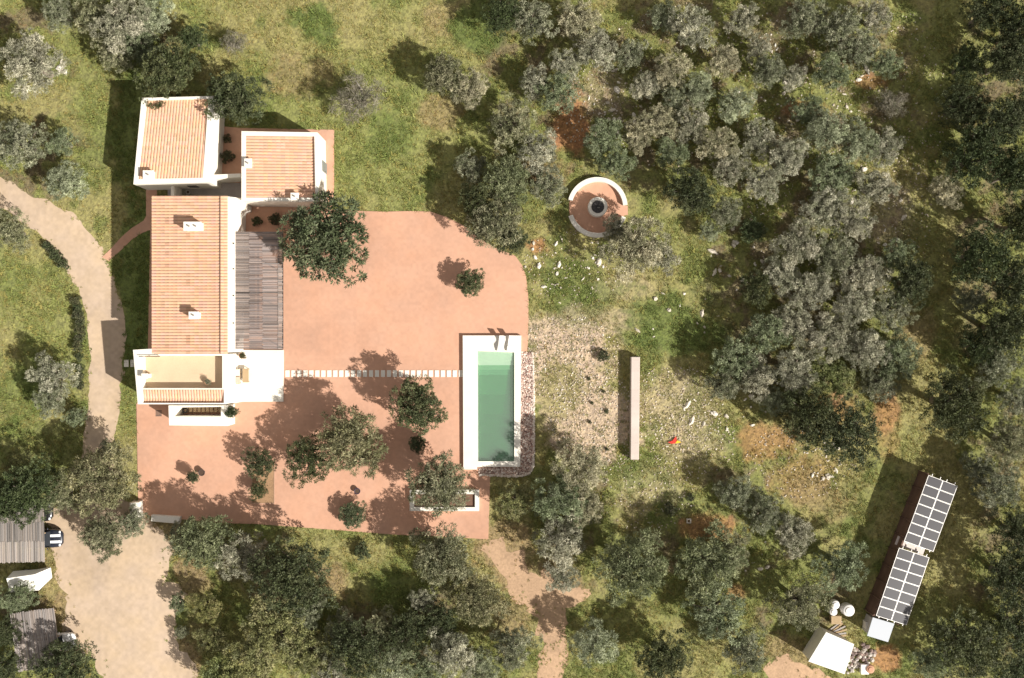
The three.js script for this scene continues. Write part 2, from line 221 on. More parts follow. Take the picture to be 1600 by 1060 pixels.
// flat or sloped roof block with parapet: rows run along dir ('x' or 'z')
function block(name, label, outer, top, roofHi, roofLo, inn, dir, hiEnd, par) {
  const o = thing(name, label, 'house'), out = plan(outer, top), inner = par.map(([x, y]) => S(x, y, top));
  mesh('wall', prism(out, 0, roofLo - 0.12), plaster, o);
  mesh('parapet', prism(out, roofLo - 0.12, top, [inner]), plaster, o);
  const P = (i, h) => { const [x, z] = inner[i]; return new THREE.Vector3(x, h, z); };
  if (dir === 'z') { const hN = hiEnd === 'n' ? roofHi : roofLo, hS = hiEnd === 'n' ? roofLo : roofHi; const A = [P(0, hN), P(1, hN)], B = [P(3, hS), P(2, hS)]; hiEnd === 'n' ? tiledRoof(o, A[0], A[1], B[0], B[1]) : tiledRoof(o, B[0], B[1], A[0], A[1]); }
  else { const hW = hiEnd === 'w' ? roofHi : roofLo, hE = hiEnd === 'w' ? roofLo : roofHi; const A = [P(0, hW), P(3, hW)], B = [P(1, hE), P(2, hE)]; hiEnd === 'w' ? tiledRoof(o, A[0], A[1], B[0], B[1]) : tiledRoof(o, B[0], B[1], A[0], A[1]); }
  return o;
}
{
  const o = block('guest_house', 'skewed white block with ribbed terracotta roof under the overhanging tree, upper left', [[221, 153], [334, 150], [327, 285], [208, 288]], 3.9, 3.82, 3.6, 0, 'z', 's', [[228.5, 157], [325.5, 154], [316.5, 278], [216, 280]]);
  chimney(o, 231, 273, 14, 11, 3.5, 4.5, 1);
  const [, zs] = S(270, 285, 4.3); const w = mesh('window', slab(0.9, 1.1, 0.06, S(300, 285, 2)[0], 1.7, zs + 0.01, 0.02), windowMat, o);
}
{
  const o = block('square_house', 'square white block with horizontal terracotta tile rows, right of the guest block', [[377, 205], [496, 207], [498, 315], [377, 314]], 4.2, 4.1, 3.9, 0, 'x', 'w', [[384, 212], [491, 213], [492.5, 309], [384, 309]]);
  chimney(o, 387, 255, 9, 12, 3.8, 4.6, 1); chimney(o, 460, 307, 10, 9, 3.8, 4.65, 1);
  const [xe] = S(497.5, 260, 4.2); const d = mesh('door', slab(0.06, 2.1, 1, xe + 0.02, 1.1, S(497, 262, 1)[1], 0.02), shutterMat, o); mesh('handle', slab(0.05, 0.12, 0.04, xe + 0.07, 1.05, S(497, 262, 1)[1] + 0.4, 0.01), ironMat, d);
}
// garden walls around the courtyards
const wallThing = (name, label, pts, h, y1, mat = plaster, cat = 'wall') => { const o = tag(mesh(name, chamfered(plan(pts, h), 0, h, 0.03), mat), label, cat); return o; };
wallThing('courtyard_wall', 'white courtyard wall joining the guest block and the square block', [[327, 273], [376, 271], [376, 277], [329, 280]], 2.7);
wallThing('alley_wall', 'short cream wall crossing the alley north of the long roof', [[266.5, 288], [272, 288], [272, 307], [266.5, 307]], 2.4);

// south west wing with roof terrace
{
  const o = thing('terrace_wing', 'white block with open roof terrace and narrow tiled strip, south of the long roof', 'house');
  const top = 4.1, fl = 3.3, out = plan([[207.5, 547], [240, 545], [240, 553.5], [353, 553.5], [352, 632], [215, 632]], top), inn = plan([[222, 556], [347, 556], [347, 607], [223, 607]], top);
  mesh('wall', prism(out, 0, fl), plaster, o);
  const strip = plan([[223, 609], [349.5, 609], [349.5, 630], [223, 630]], top);
  mesh('parapet', prism(out, fl, top, [inn, strip]), plaster, o);
  mesh('terrace_floor', sheet(inset(inn, -0.02), fl + 0.004), terraceMat, o);
  const Q = (i, h) => new THREE.Vector3(strip[i][0], h, strip[i][1]);
  tiledRoof(o, Q(0, 4.02), Q(1, 4.02), Q(3, 3.72), Q(2, 3.72), 0.265);
  const l = S(235, 557, 3.9); mesh('handrail', merge([bar([S(219, 556, 3.9)[0], 4.32, l[1]], [S(252, 556, 3.9)[0], 4.32, l[1]], 0.035), bar([S(236, 556, 3.9)[0], 4.0, l[1]], [S(236, 556, 3.9)[0], 4.32, l[1]], 0.03), bar([S(250, 556, 3.9)[0], 4.0, l[1]], [S(250, 556, 3.9)[0], 4.32, l[1]], 0.03)]), ironMat, o);
  chimney(o, 225, 588, 7, 6, 3.3, 4.6, 0);
}
// open topped white enclosure
{
  const o = thing('outdoor_enclosure', 'white walled nook with open top, south of the roof terrace', 'enclosure'), h = 2.5;
  mesh('wall', prism(plan([[263, 634], [356, 634], [356, 666], [264, 665]], h), 0, h, [plan([[272.5, 651], [279, 637], [345, 636], [345, 651]], h)]), plaster, o);
  const f = plan([[272.5, 651], [279, 637], [345, 636], [345, 651]], h); mesh('floor', sheet(f, 0.06), cotto, o);
  reseed(3); for (let k = 0; k < 10; k++) { const x = lerp(f[1][0] + 0.3, f[2][0] - 0.1, k / 9); mesh('slat', slab(0.3, 0.05, 0.5, x, 1.1, f[1][1] + 0.3, 0.015), woodMat, o); }
  const r = tag(mesh('hose_reel', new THREE.TorusGeometry(0.22, 0.06, 8, 20).rotateX(Math.PI / 2).translate(S(290, 641, 1)[0], 1.24, S(290, 641, 1)[1]), ironMat), 'dark coiled hose inside the white walled nook', 'hose');
}
tag(mesh('drain_grate', merge([...Array.from({ length: 6 }, (_, k) => box(0.05, 0.02, 0.5, S(248, 646)[0] - 0.25 + k * 0.1, 0.065, S(248, 646)[1])), box(0.6, 0.02, 0.05, S(248, 646)[0], 0.066, S(248, 646)[1] - 0.27), box(0.6, 0.02, 0.05, S(248, 646)[0], 0.066, S(248, 646)[1] + 0.27)]), flat(0.1, 0.08, 0.07)), 'square drain grate in the paving beside the white nook', 'grate');
// white stone deck
struct('stone_deck', chamfered(plan([[352, 547], [442.5, 547], [442.5, 628], [378, 628], [352, 633]], 0.2), -0.05, 0.2, 0.02), creamStone);

// ---------------------------------------------------------------- reed roofs
const reedMat = new THREE.MeshStandardMaterial({ vertexColors: true, roughness: 1 });
function reedMat_(x0, z0, x1, z1, along, tone, s) {               // one mat of canes lying side by side on y = 0
  reseed(s); const list = [], len = along === 'x' ? x1 - x0 : z1 - z0, wid = along === 'x' ? z1 - z0 : x1 - x0, step = 0.075, n = Math.round(wid / step);
  for (let k = 0; k < n; k++) {
    const r = rr(0.032, 0.045), g = new THREE.CylinderGeometry(r, r * rr(0.75, 1), len + rr(-0.06, 0.1), 5, 1, true), q = rr(0.62, 1.3) * (rnd() < 0.12 ? 0.55 : 1), w = rr(-0.03, 0.06);
    g.rotateZ(Math.PI / 2); if (along !== 'x') g.rotateY(Math.PI / 2); g.rotateY(rr(-0.006, 0.006));
    const o = (k + 0.5) * wid / n, j = rr(-0.05, 0.05);
    along === 'x' ? g.translate((x0 + x1) / 2 + j, rr(-0.012, 0.03), z0 + o) : g.translate(x0 + o, rr(-0.012, 0.03), (z0 + z1) / 2 + j);
    list.push(tinted(g.toNonIndexed(), tone[0] * q * (1 + w), tone[1] * q, tone[2] * q * (1 - w)));
  }
  return mergeGeometries(list.map((g) => { g.deleteAttribute('uv'); return g; }));
}
{
  const h = 2.95, o = thing('reed_pergola', 'grey reed roofed pergola along the long house, facing the plaza', 'pergola');
  const [x0, z0] = S(366, 362, h), [x3, z3] = S(441.5, 545.5, h), xs = [x0, S(389, 0, h)[0], S(410, 0, h)[0], S(434, 0, h)[0], x3], tones = [[0.275, 0.235, 0.22], [0.245, 0.205, 0.195], [0.285, 0.245, 0.235], [0.33, 0.285, 0.265]];
  const zc = [z0, lerp(z0, z3, 0.27), lerp(z0, z3, 0.52), lerp(z0, z3, 0.77), z3];
  for (let k = 0; k < 4; k++) for (let j = 0; j < 4; j++) { const m = mesh('reed_mat', reedMat_(xs[k] + 0.01, zc[j] + 0.015, xs[k + 1] + (k < 3 ? 0.05 : 0), zc[j + 1] - 0.01, 'x', tones[k].map((v) => v * (0.93 + 0.05 * ((k * 3 + j * 5) % 4))), 70 + k * 9 + j), reedMat, o); m.position.y = h + k * 0.012 + (j % 2) * 0.01; }
  for (const z of [z0 + 0.1, ...zc.slice(1, 4), z3 - 0.1]) mesh('rafter', slab(x3 - x0, 0.14, 0.1, (x0 + x3) / 2, h - 0.13, z, 0.02), ironMat, o);
  mesh('edge_beam', slab(0.09, 0.16, z3 - z0, x3 - 0.06, h - 0.28, (z0 + z3) / 2, 0.02), ironMat, o);
  for (const z of zc.slice(1, 4)) mesh('tie_bar', slab(1.6, 0.03, 0.035, x3 - 0.82, h + 0.085, z, 0.008), flat(0.12, 0.11, 0.1), o);
  mesh('tie_bar', slab(0.035, 0.03, z3 - z0, xs[3] + 0.03, h + 0.095, (z0 + z3) / 2, 0.008), flat(0.2, 0.18, 0.17), o);
  for (const z of [z0 + 0.1, lerp(z0, z3, 0.33), lerp(z0, z3, 0.66), z3 - 0.1]) mesh('post', slab(0.1, h - 0.35, 0.1, x3 - 0.75, (h - 0.35) / 2 + 0.03, z, 0.01), ironMat, o);
}
function carport(label, quad, h, mats, tone, along) {          // quad px corners in order, built in its own axes
  const P = plan(quad, h), cx = (P[0][0] + P[2][0]) / 2, cz = (P[0][1] + P[2][1]) / 2, turn = -Math.atan2(P[1][1] - P[0][1], P[1][0] - P[0][0]), w = Math.hypot(P[1][0] - P[0][0], P[1][1] - P[0][1]), d = Math.hypot(P[3][0] - P[0][0], P[3][1] - P[0][1]);
  const o = thing('carport', label, 'carport', [cx, 0, cz], turn, 'reed roofed carports');
  mats.forEach(([t0, t1, q], k) => { const m = mesh('reed_mat', reedMat_(-w / 2, -d / 2 + d * t0 + 0.01, w / 2, -d / 2 + d * t1 + (k < mats.length - 1 ? 0.07 : 0), along, tone.map((v) => v * q), 300 + k + Math.round(w * 10)), reedMat, o); m.position.y = h + 0.014 * k; });
  for (const x of [-w / 2 + 0.15, 0, w / 2 - 0.15]) mesh('rafter', slab(0.1, 0.12, d, x, h - 0.12, 0, 0.02), woodMat, o);
  for (const z of [-d / 2 + 0.3, 0, d / 2 - 0.3]) mesh('purlin', slab(w, 0.09, 0.09, 0, h - 0.23, z, 0.02), woodMat, o);
  for (const x of [-w / 2 + 0.2, w / 2 - 1.1]) for (const z of [-d / 2 + 0.9, d / 2 - 0.9]) mesh('post', new THREE.CylinderGeometry(0.07, 0.08, h - 0.28, 8).translate(x, (h - 0.28) / 2, z), woodMat, o);
  return o;
}
carport('reed carport at the left edge with the striped dark car under it', [[-30, 792], [68, 790], [70, 878], [-30, 880]], 2.5, [[0, 0.30, 0.95], [0.30, 0.63, 0.82], [0.63, 1, 1.2]], [0.30, 0.27, 0.25], 'z');
carport('tilted reed carport with the white car, lower left corner', [[14, 961], [83, 952], [97, 1039], [30, 1051]], 2.5, [[0, 0.4, 0.85], [0.4, 1, 1.08]], [0.34, 0.30, 0.28], 'z');

// ---------------------------------------------------------------- pool
{
  const dk = plan([[723, 524.5], [814.5, 524.5], [813, 730], [746, 730], [745, 734], [724, 734]], 0.4), basin = BASIN;
  const deck = struct('pool_deck', prism(dk, -0.05, 0.4, [basin]), creamStone);
  const px0 = basin[0][0], px1 = basin[1][0], pz0 = Math.min(basin[0][1], basin[1][1]), pz1 = basin[2][1];
  const poolMat = mottled([0.42, 0.56, 0.45], { size: 4, amount: 0.08, fine: 0.05, s: 77, bump: 0.002, rough: 0.7 });
  const cx = (px0 + px1) / 2, cz = (pz0 + pz1) / 2, side = [[px0 - 0.1, pz0 - 0.1], [px1 + 0.1, pz0 - 0.1], [px1 + 0.1, pz1 + 0.1], [px0 - 0.1, pz1 + 0.1]];
  // shell with a floor that falls from the steps to the deep end
  const profile = new THREE.Shape([[pz0 - 0.1, -1.7], [pz1 + 0.1, -1.7], [pz1 + 0.1, -1.05], [pz0 + 1.9, -0.12], [pz0 - 0.1, -0.1]].map(([z, y]) => new THREE.Vector2(-z, y)));
  const p = struct('pool_basin', merge([new THREE.ExtrudeGeometry(profile, { depth: px1 - px0 + 0.2, bevelEnabled: false }).rotateY(Math.PI / 2).translate(px0 - 0.1, 0, 0), prism(side, -1.7, 0.39, [rect(px0 + 0.003, pz0 + 0.003, px1 - 0.003, pz1 - 0.003)])]), poolMat);
  const stepMat = mottled([0.74, 0.73, 0.66], { size: 4, amount: 0.06, fine: 0.04, s: 79, bump: 0.002, px: 128 });
  [0.24, 0.17, 0.09, 0.0].forEach((y, k) => mesh('step', slab(px1 - px0 - 0.02, y + 0.4, 0.46, cx, (y - 0.4) / 2, pz0 + 0.24 + k * 0.45, 0.015), stepMat, p));
  // water: a smooth surface over a body of thin absorbing layers, so colour deepens with depth
  const w = struct('pool_water', new THREE.PlaneGeometry(px1 - px0 - 0.01, pz1 - pz0 - 0.01, 1, 1).rotateX(-Math.PI / 2).translate((px0 + px1) / 2, 0.33, (pz0 + pz1) / 2), null);
  const ripple = texture(256, 256, (u, v) => { const x = fbm(u * 7, v * 7, 5, 4); return [x, x, x]; }, false); ripple.repeat.set(1.2, 3);
  w.material = new THREE.MeshPhysicalMaterial({ color: new THREE.Color().setRGB(0.93, 0.97, 0.94), transmission: 0.97, thickness: 0, roughness: 0.0, ior: 1.33, bumpMap: ripple, bumpScale: 0.02 });
  const layer = new THREE.MeshPhysicalMaterial({ color: new THREE.Color().setRGB(0.52, 0.74, 0.58), transmission: 0.84, thickness: 0, roughness: 0, ior: 1.0, specularIntensity: 0 });
  const upper = layer.clone(); upper.color.setRGB(0.70, 0.82, 0.74); upper.transmission = 0.88;
  for (let k = 0; k < 6; k++) mesh('water_layer', new THREE.PlaneGeometry(px1 - px0 - 0.012, pz1 - pz0 - 0.012).rotateX(-Math.PI / 2).translate((px0 + px1) / 2, k ? 0.235 - k * 0.2 : 0.27, (pz0 + pz1) / 2), k ? layer : upper, w);
}
// stepping stones
{
  const row = (name, xs, y, w, d) => { const g = new THREE.Group(); g.name = name; g.userData.kind = 'structure'; scene.add(g); reseed(11); const geo = slab(w, 0.06, d, 0, 0, 0, 0.015); for (const x of xs) { const [X, Z] = S(x, y); const m = mesh('stone_slab', geo, creamStone, g); m.position.set(X, 0.07, Z); m.rotation.y = rr(-0.02, 0.02); } };
  row('stepping_stone_path', Array.from({ length: 30 }, (_, k) => 449 + k * 9.34), 584, 0.41, 0.66);
  row('garden_stepping_stones', [197.5, 207.5], 568, 0.45, 0.7);
}
// gravel bed around the pool
const PEB = new THREE.IcosahedronGeometry(1, 0);
const stoneMat = new THREE.MeshStandardMaterial({ color: 0xffffff, roughness: 0.95 });
function scatterStones(name, label, category, pick, n, r0, r1, tones, s) {
  reseed(s); const im = new THREE.InstancedMesh(PEB, stoneMat, n), m = new THREE.Matrix4(), q = new THREE.Quaternion(), c = new THREE.Color();
  for (let i = 0; i < n; i++) { const [x, z, y = 0] = pick(), r = rr(r0, r1); q.setFromEuler(new THREE.Euler(rr(0, 6), rr(0, 6), rr(0, 6))); m.compose(new THREE.Vector3(x, y + r * 0.25, z), q, new THREE.Vector3(r * rr(0.8, 1.4), r * rr(0.6, 0.9), r * rr(0.8, 1.2))); im.setMatrixAt(i, m); const t = tones[Math.floor(rnd() * tones.length)], k = rr(0.8, 1.15); im.setColorAt(i, c.setRGB(t[0] * k, t[1] * k, t[2] * k)); }
  im.name = numbered(name); im.castShadow = im.receiveShadow = true; scene.add(im); return tag(im, label, category, null, 'stuff');
}
const GRAVEL = plan([[813, 548], [831, 552], [833, 640], [833, 722], [829, 736], [816, 743], [748, 740], [747, 731], [812, 731]]);
struct('gravel_bed', prism(GRAVEL, -0.03, 0.06), mottled([0.38, 0.27, 0.22], { size: 3, amount: 0.2, fine: 0.4, s: 83, bump: 0.03 }));
const pickIn = (poly) => { const xs = poly.map((p) => p[0]), zs = poly.map((p) => p[1]), x0 = Math.min(...xs), x1 = Math.max(...xs), z0 = Math.min(...zs), z1 = Math.max(...zs); return () => { for (;;) { const x = rr(x0, x1), z = rr(z0, z1); if (inside(poly, x, z)) return [x, z, 0.06]; } }; };
scatterStones('gravel', 'pink and white gravel bed around the pool', 'gravel', pickIn(GRAVEL), 2600, 0.05, 0.11, [[0.56, 0.42, 0.35], [0.68, 0.58, 0.5], [0.4, 0.25, 0.2], [0.5, 0.36, 0.3], [0.74, 0.66, 0.6], [0.24, 0.15, 0.13]], 21);
{ const e = thing('gravel_edging', 'line of small pale stones edging the gravel bed right of the pool', 'edging', [0, 0, 0]); reseed(5); const pts = [...smoothLine([[832, 552], [833.5, 600], [834, 660], [834, 715], [832, 733], [824, 741], [810, 744], [780, 743], [750, 742]], 5)]; const line = new THREE.CatmullRomCurve3(pts.map(([x, y]) => { const [X, Z] = S(x, y); return new THREE.Vector3(X, 0, Z); })).getSpacedPoints(85); const G = [0, 1, 2].map((k) => { const g = new THREE.DodecahedronGeometry(0.11 + k * 0.02); g.scale(1, 0.7, 1.2); return g; }), M = [flat(0.66, 0.58, 0.5, 0.95), flat(0.56, 0.46, 0.39, 0.95)];
  for (const p of line) { const m = mesh('stone', G[Math.floor(rnd() * 3)], M[Math.floor(rnd() * 2)], e); m.position.set(p.x + rr(-0.04, 0.04), 0.09, p.z + rr(-0.04, 0.04)); m.rotation.y = rr(0, 6); } }

// freestanding white wall
wallThing('garden_wall', 'long freestanding white wall standing in the pale stony ground right of the pool', [[986.5, 558], [1000, 558], [998.5, 718.5], [985.5, 718.5]], 1.05, 0, mottled([0.56, 0.475, 0.43], { size: 4, amount: 0.14, fine: 0.08, s: 48, bump: 0.01 }));

// ---------------------------------------------------------------- round well terrace
{
  const [cx, cz] = S(933, 325), disc = Array.from({ length: 48 }, (_, k) => [cx + Math.cos(k / 24 * Math.PI) * 2.75, cz + Math.sin(k / 24 * Math.PI) * 2.75]);
  struct('round_terrace', prism(disc, -0.03, 0.07), cotto);
  struct('round_terrace_apron', prism(plan([[965, 322], [981, 322], [981, 336], [965, 338]]), -0.03, 0.06), cotto);
  const arc = (a0, a1, label) => { const o = [], i = [], R = 2.93, r = 2.5; for (let k = 0; k <= 28; k++) { const a = lerp(a0, a1, k / 28) * Math.PI / 180; o.push([cx + Math.cos(a) * R, cz + Math.sin(a) * R]); i.unshift([cx + Math.cos(a) * r, cz + Math.sin(a) * r]); } tag(mesh('curved_bench_wall', prism([...o, ...i], 0, 0.55), creamStone), label, 'wall', 'curved walls around the well'); };
  arc(195, 355, 'curved low white wall on the upper side of the round well terrace'); arc(20, 163, 'curved low white wall on the lower side of the round well terrace');
  const o = thing('well', 'round stone well head with dark iron lid in the circular terrace', 'well', [cx, 0.05, cz]);
  mesh('kerb', new THREE.LatheGeometry([[0.62, 0], [0.62, 0.85], [0.66, 0.9], [0.9, 0.9], [0.95, 0.85], [0.95, 0]].map(([x, y]) => new THREE.Vector2(x, y)), 32), creamStone, o);
  const lid = mesh('lid', new THREE.CylinderGeometry(0.6, 0.6, 0.04, 28).translate(0, 0.72, 0), flat(0.05, 0.045, 0.045, 0.5), o);
  reseed(8); for (let k = 0; k < 5; k++) mesh('lid_bar', bar([Math.cos(k * Math.PI / 5) * 0.58, 0.78, Math.sin(k * Math.PI / 5) * 0.58], [-Math.cos(k * Math.PI / 5) * 0.58, 0.78, -Math.sin(k * Math.PI / 5) * 0.58], 0.022), ironMat, lid);
  mesh('handle', new THREE.TorusGeometry(0.1, 0.025, 6, 14).translate(0.05, 0.88, 0.1), flat(0.3, 0.28, 0.26, 0.5), lid);
}

// ---------------------------------------------------------------- solar shed and arrays
{
  const c1 = [[1451, 742.5], [1496.7, 759.5], [1457.7, 863], [1412.5, 846]], c2 = [[1405, 856], [1452.6, 871.6], [1415, 975], [1366, 961.6]], hi = 2.6, lo = 2.2;
  const glass = new THREE.MeshPhysicalMaterial({ color: new THREE.Color().setRGB(0.055, 0.052, 0.058), roughness: 0.2, clearcoat: 1, clearcoatRoughness: 0.03 }), alu = flat(0.58, 0.56, 0.54, 0.45, { metalness: 0.2 });
  const array = (c, label) => {
    const TL = V(...c[0], hi), TR = V(...c[1], lo), BR = V(...c[2], lo), BL = V(...c[3], hi), u = TR.clone().sub(TL), v = BL.clone().sub(TL), w = u.length(), L = v.length(); u.normalize(); const nn = v.clone().cross(u).normalize(); v.copy(u).cross(nn).normalize(); if (v.dot(BL.clone().sub(TL)) < 0) v.negate();
    const o = thing('solar_array', label, 'solar panels', [TL.x, TL.y, TL.z], 0, 'solar arrays on the shed'); const B = new THREE.Matrix4().makeBasis(u, nn, v.clone()); o.quaternion.setFromRotationMatrix(nn.clone().dot(u.clone().cross(v).negate()) > 0 ? B : B);
    const pw = w / 2, ph = L / 7, g = box(pw - 0.05, 0.03, ph - 0.05), fr = merge([box(pw - 0.02, 0.05, 0.035, 0, 0, ph / 2 - 0.03), box(pw - 0.02, 0.05, 0.035, 0, 0, -ph / 2 + 0.03), box(0.04, 0.05, ph - 0.1, pw / 2 - 0.03, 0, 0), box(0.04, 0.05, ph - 0.1, -pw / 2 + 0.03, 0, 0)]);
    for (let i = 0; i < 2; i++) for (let k = 0; k < 7; k++) { const m = mesh('solar_panel', g, glass, o); m.position.set((i + 0.5) * pw, 0, (k + 0.5) * ph); mesh('frame', fr, alu, m); }
    for (const t of [0.12, 0.4, 0.62, 0.9]) mesh('rail', box(0.06, 0.06, L + 0.3, w * t, -0.07, L / 2), alu, o);
    for (const t of [0.12, 0.4, 0.62, 0.9]) mesh('rail_end', box(0.05, 0.05, 0.22, w * t, -0.02, -0.12), alu, o);
    return o;
  };
  array(c1, 'upper right array of fourteen dark solar panels on the long shed'); array(c2, 'lower left array of fourteen dark solar panels next to the pale hut');
  const o = thing('solar_shed', 'long low rust coloured shed carrying the two solar arrays', 'shed');
  const rustMat = mottled([0.15, 0.085, 0.062], { size: 4, amount: 0.3, fine: 0.2, s: 87, bump: 0.01 });
  const A = V(1451, 741, hi - 0.2), B = V(1365, 962, hi - 0.2), d = B.clone().sub(A).normalize(), s = new THREE.Vector3(-d.z, 0, d.x).multiplyScalar(-1);
  const strip = (a, b, t0, t1) => [[a.x + s.x * t0, a.z + s.z * t0], [b.x + s.x * t0, b.z + s.z * t0], [b.x + s.x * t1, b.z + s.z * t1], [a.x + s.x * t1, a.z + s.z * t1]];
  mesh('wall', prism(strip(A, B, 0.02, 0.16), 0, hi - 0.2), rustMat, o);
  for (let k = 0; k <= 9; k++) { const p = A.clone().lerp(B, k / 9); mesh('post', box(0.1, hi - 0.15, 0.1, p.x - s.x * 0.04, (hi - 0.15) / 2, p.z - s.z * 0.04), rustMat, o); const q = p.clone().addScaledVector(s, 2.7); mesh('post', box(0.1, lo - 0.2, 0.1, q.x, (lo - 0.2) / 2, q.z), rustMat, o); }
  const G1 = A.clone().lerp(B, 0.455), G2 = A.clone().lerp(B, 0.515); mesh('walkway_sheet', prism(strip(G1, G2, -0.2, 2.7), 1.5, 1.54), flat(0.62, 0.54, 0.5, 0.6), o);
}
{
  const o = thing('pale_hut', 'small hut with pale grey blue flat roof at the end of the solar shed', 'hut'), q = plan([[1364, 965], [1398, 975], [1388, 1004], [1355, 994]], 2.1);
  mesh('wall', prism(inset(q, 0.15), 0, 1.98), flat(0.45, 0.43, 0.42), o); mesh('roof_sheet', chamfered(q, 2.0, 2.1, 0.02), flat(0.46, 0.49, 0.54, 0.5), o);
  const [x, z] = S(1357, 978, 1); mesh('vent_box', slab(0.5, 0.9, 0.7, x, 0.6, z, 0.03), flat(0.6, 0.57, 0.54), o);
}
{
  const o = thing('white_shed', 'white flat roofed shed by the dirt track, lower right', 'shed'), q = plan([[1291, 988], [1335, 1007], [1320, 1054], [1263, 1034]], 2.7);
  mesh('wall', prism(inset(q, 0.12), 0, 2.6), plaster, o); mesh('roof_sheet', chamfered(q, 2.62, 2.72, 0.02), flat(0.80, 0.78, 0.73, 0.6), o);
  mesh('door', prism(plan([[1295, 1044.5], [1308, 1049], [1307.6, 1050], [1294.6, 1045.5]], 2.6), 0.05, 2.1), shutterMat, o);
}
// odds and ends around the white shed
const barrel = (label, px, py, r, h, mat, name = 'barrel', cat = 'barrel') => { const o = thing(name, label, cat, [S(px, py, h)[0], 0, S(px, py, h)[1]]); mesh('body', new THREE.LatheGeometry([[0, 0], [r * 0.86, 0], [r * 0.96, h * 0.2], [r, h * 0.5], [r * 0.96, h * 0.8], [r * 0.86, h], [0.02, h]].map(([x, y]) => new THREE.Vector2(x, y)), 20), mat, o); mesh('lid', new THREE.CylinderGeometry(r * 0.5, r * 0.55, 0.07, 16).translate(0, h + 0.035, 0), mat, o); return o; };
const whitePlastic = flat(0.78, 0.75, 0.72, 0.5);
barrel('white plastic water tank between the dark tree and the solar shed', 1327, 955, 0.62, 1.2, whitePlastic, 'water_tank', 'tank');
barrel('smaller white drum left of the white water tank', 1306, 946, 0.45, 0.9, whitePlastic);
barrel('second white drum just below the smaller drum by the tank', 1303, 957, 0.4, 0.8, whitePlastic);
barrel('round terracotta topped drum below the rubble heap by the white shed', 1361, 1047, 0.42, 0.7, flat(0.5, 0.27, 0.17));
{ const [x, z] = S(1303, 966); tag(mesh('wooden_crate', merge([slab(0.9, 0.7, 0.7, x, 0.4, z, 0.02), slab(1, 0.06, 0.8, x, 0.79, z, 0.02)]), woodMat), 'tan wooden crate above the white shed', 'crate'); }
{ const [x, z] = S(1310, 985); const o = thing('pallet_stack', 'weathered boards leaning over each other above the white shed', 'boards', [x, 0, z], 0.5); for (let k = 0; k < 6; k++) { const b = mesh('plank', slab(1.7 - k * 0.1, 0.06, 0.16, rr(-0.1, 0.1), 0.06 + k * 0.06, -0.5 + k * 0.2, 0.01), k % 2 ? woodMat : greyStone, o); b.rotation.y = rr(-0.4, 0.4); } }
{ const [x, z] = S(1349, 1044); tag(mesh('white_box', merge([slab(0.7, 0.5, 0.9, x, 0.25, z, 0.03), slab(0.76, 0.06, 0.96, x, 0.53, z, 0.02)]), whitePlastic), 'white box beside the terracotta drum by the white shed', 'box'); }
{ const o = thing('rubble_heap', 'heap of broken grey and brown stones right of the white shed', 'rubble', [S(1345, 1024)[0], 0, S(1345, 1024)[1]]); reseed(77); const G = [0, 1].map((k) => new THREE.DodecahedronGeometry(0.2 + k * 0.06)), M = [flat(0.3, 0.22, 0.19, 1), flat(0.5, 0.45, 0.4, 1), flat(0.2, 0.15, 0.14, 1)]; for (let k = 0; k < 60; k++) { const a = rr(0, 6.28), r = Math.sqrt(rnd()) * 1.3, m = mesh('stone', G[k % 2], M[k % 3], o); m.position.set(Math.cos(a) * r * 1.1, 0.1 + 0.4 * (1 - r / 1.3) * rnd(), Math.sin(a) * r * 0.9); m.rotation.set(rr(0, 6), rr(0, 6), 0); m.scale.set(rr(0.6, 1.2), 0.7, rr(0.6, 1.1)); } }
{ const o = thing('rubble_heap', 'small pile of white stones at the right corner of the white shed', 'rubble', [S(1331, 1040)[0], 0, S(1331, 1040)[1]]); reseed(78); const G = new THREE.DodecahedronGeometry(0.17), M = [flat(0.6, 0.55, 0.5, 1), flat(0.42, 0.38, 0.36, 1)]; for (let k = 0; k < 34; k++) { const a = rr(0, 6.28), r = Math.sqrt(rnd()) * 0.85, m = mesh('stone', G, M[k % 2], o); m.position.set(Math.cos(a) * r, 0.1, Math.sin(a) * r); m.rotation.set(rr(0, 6), rr(0, 6), 0); m.scale.set(rr(0.6, 1.3), 0.7, rr(0.6, 1.1)); } }

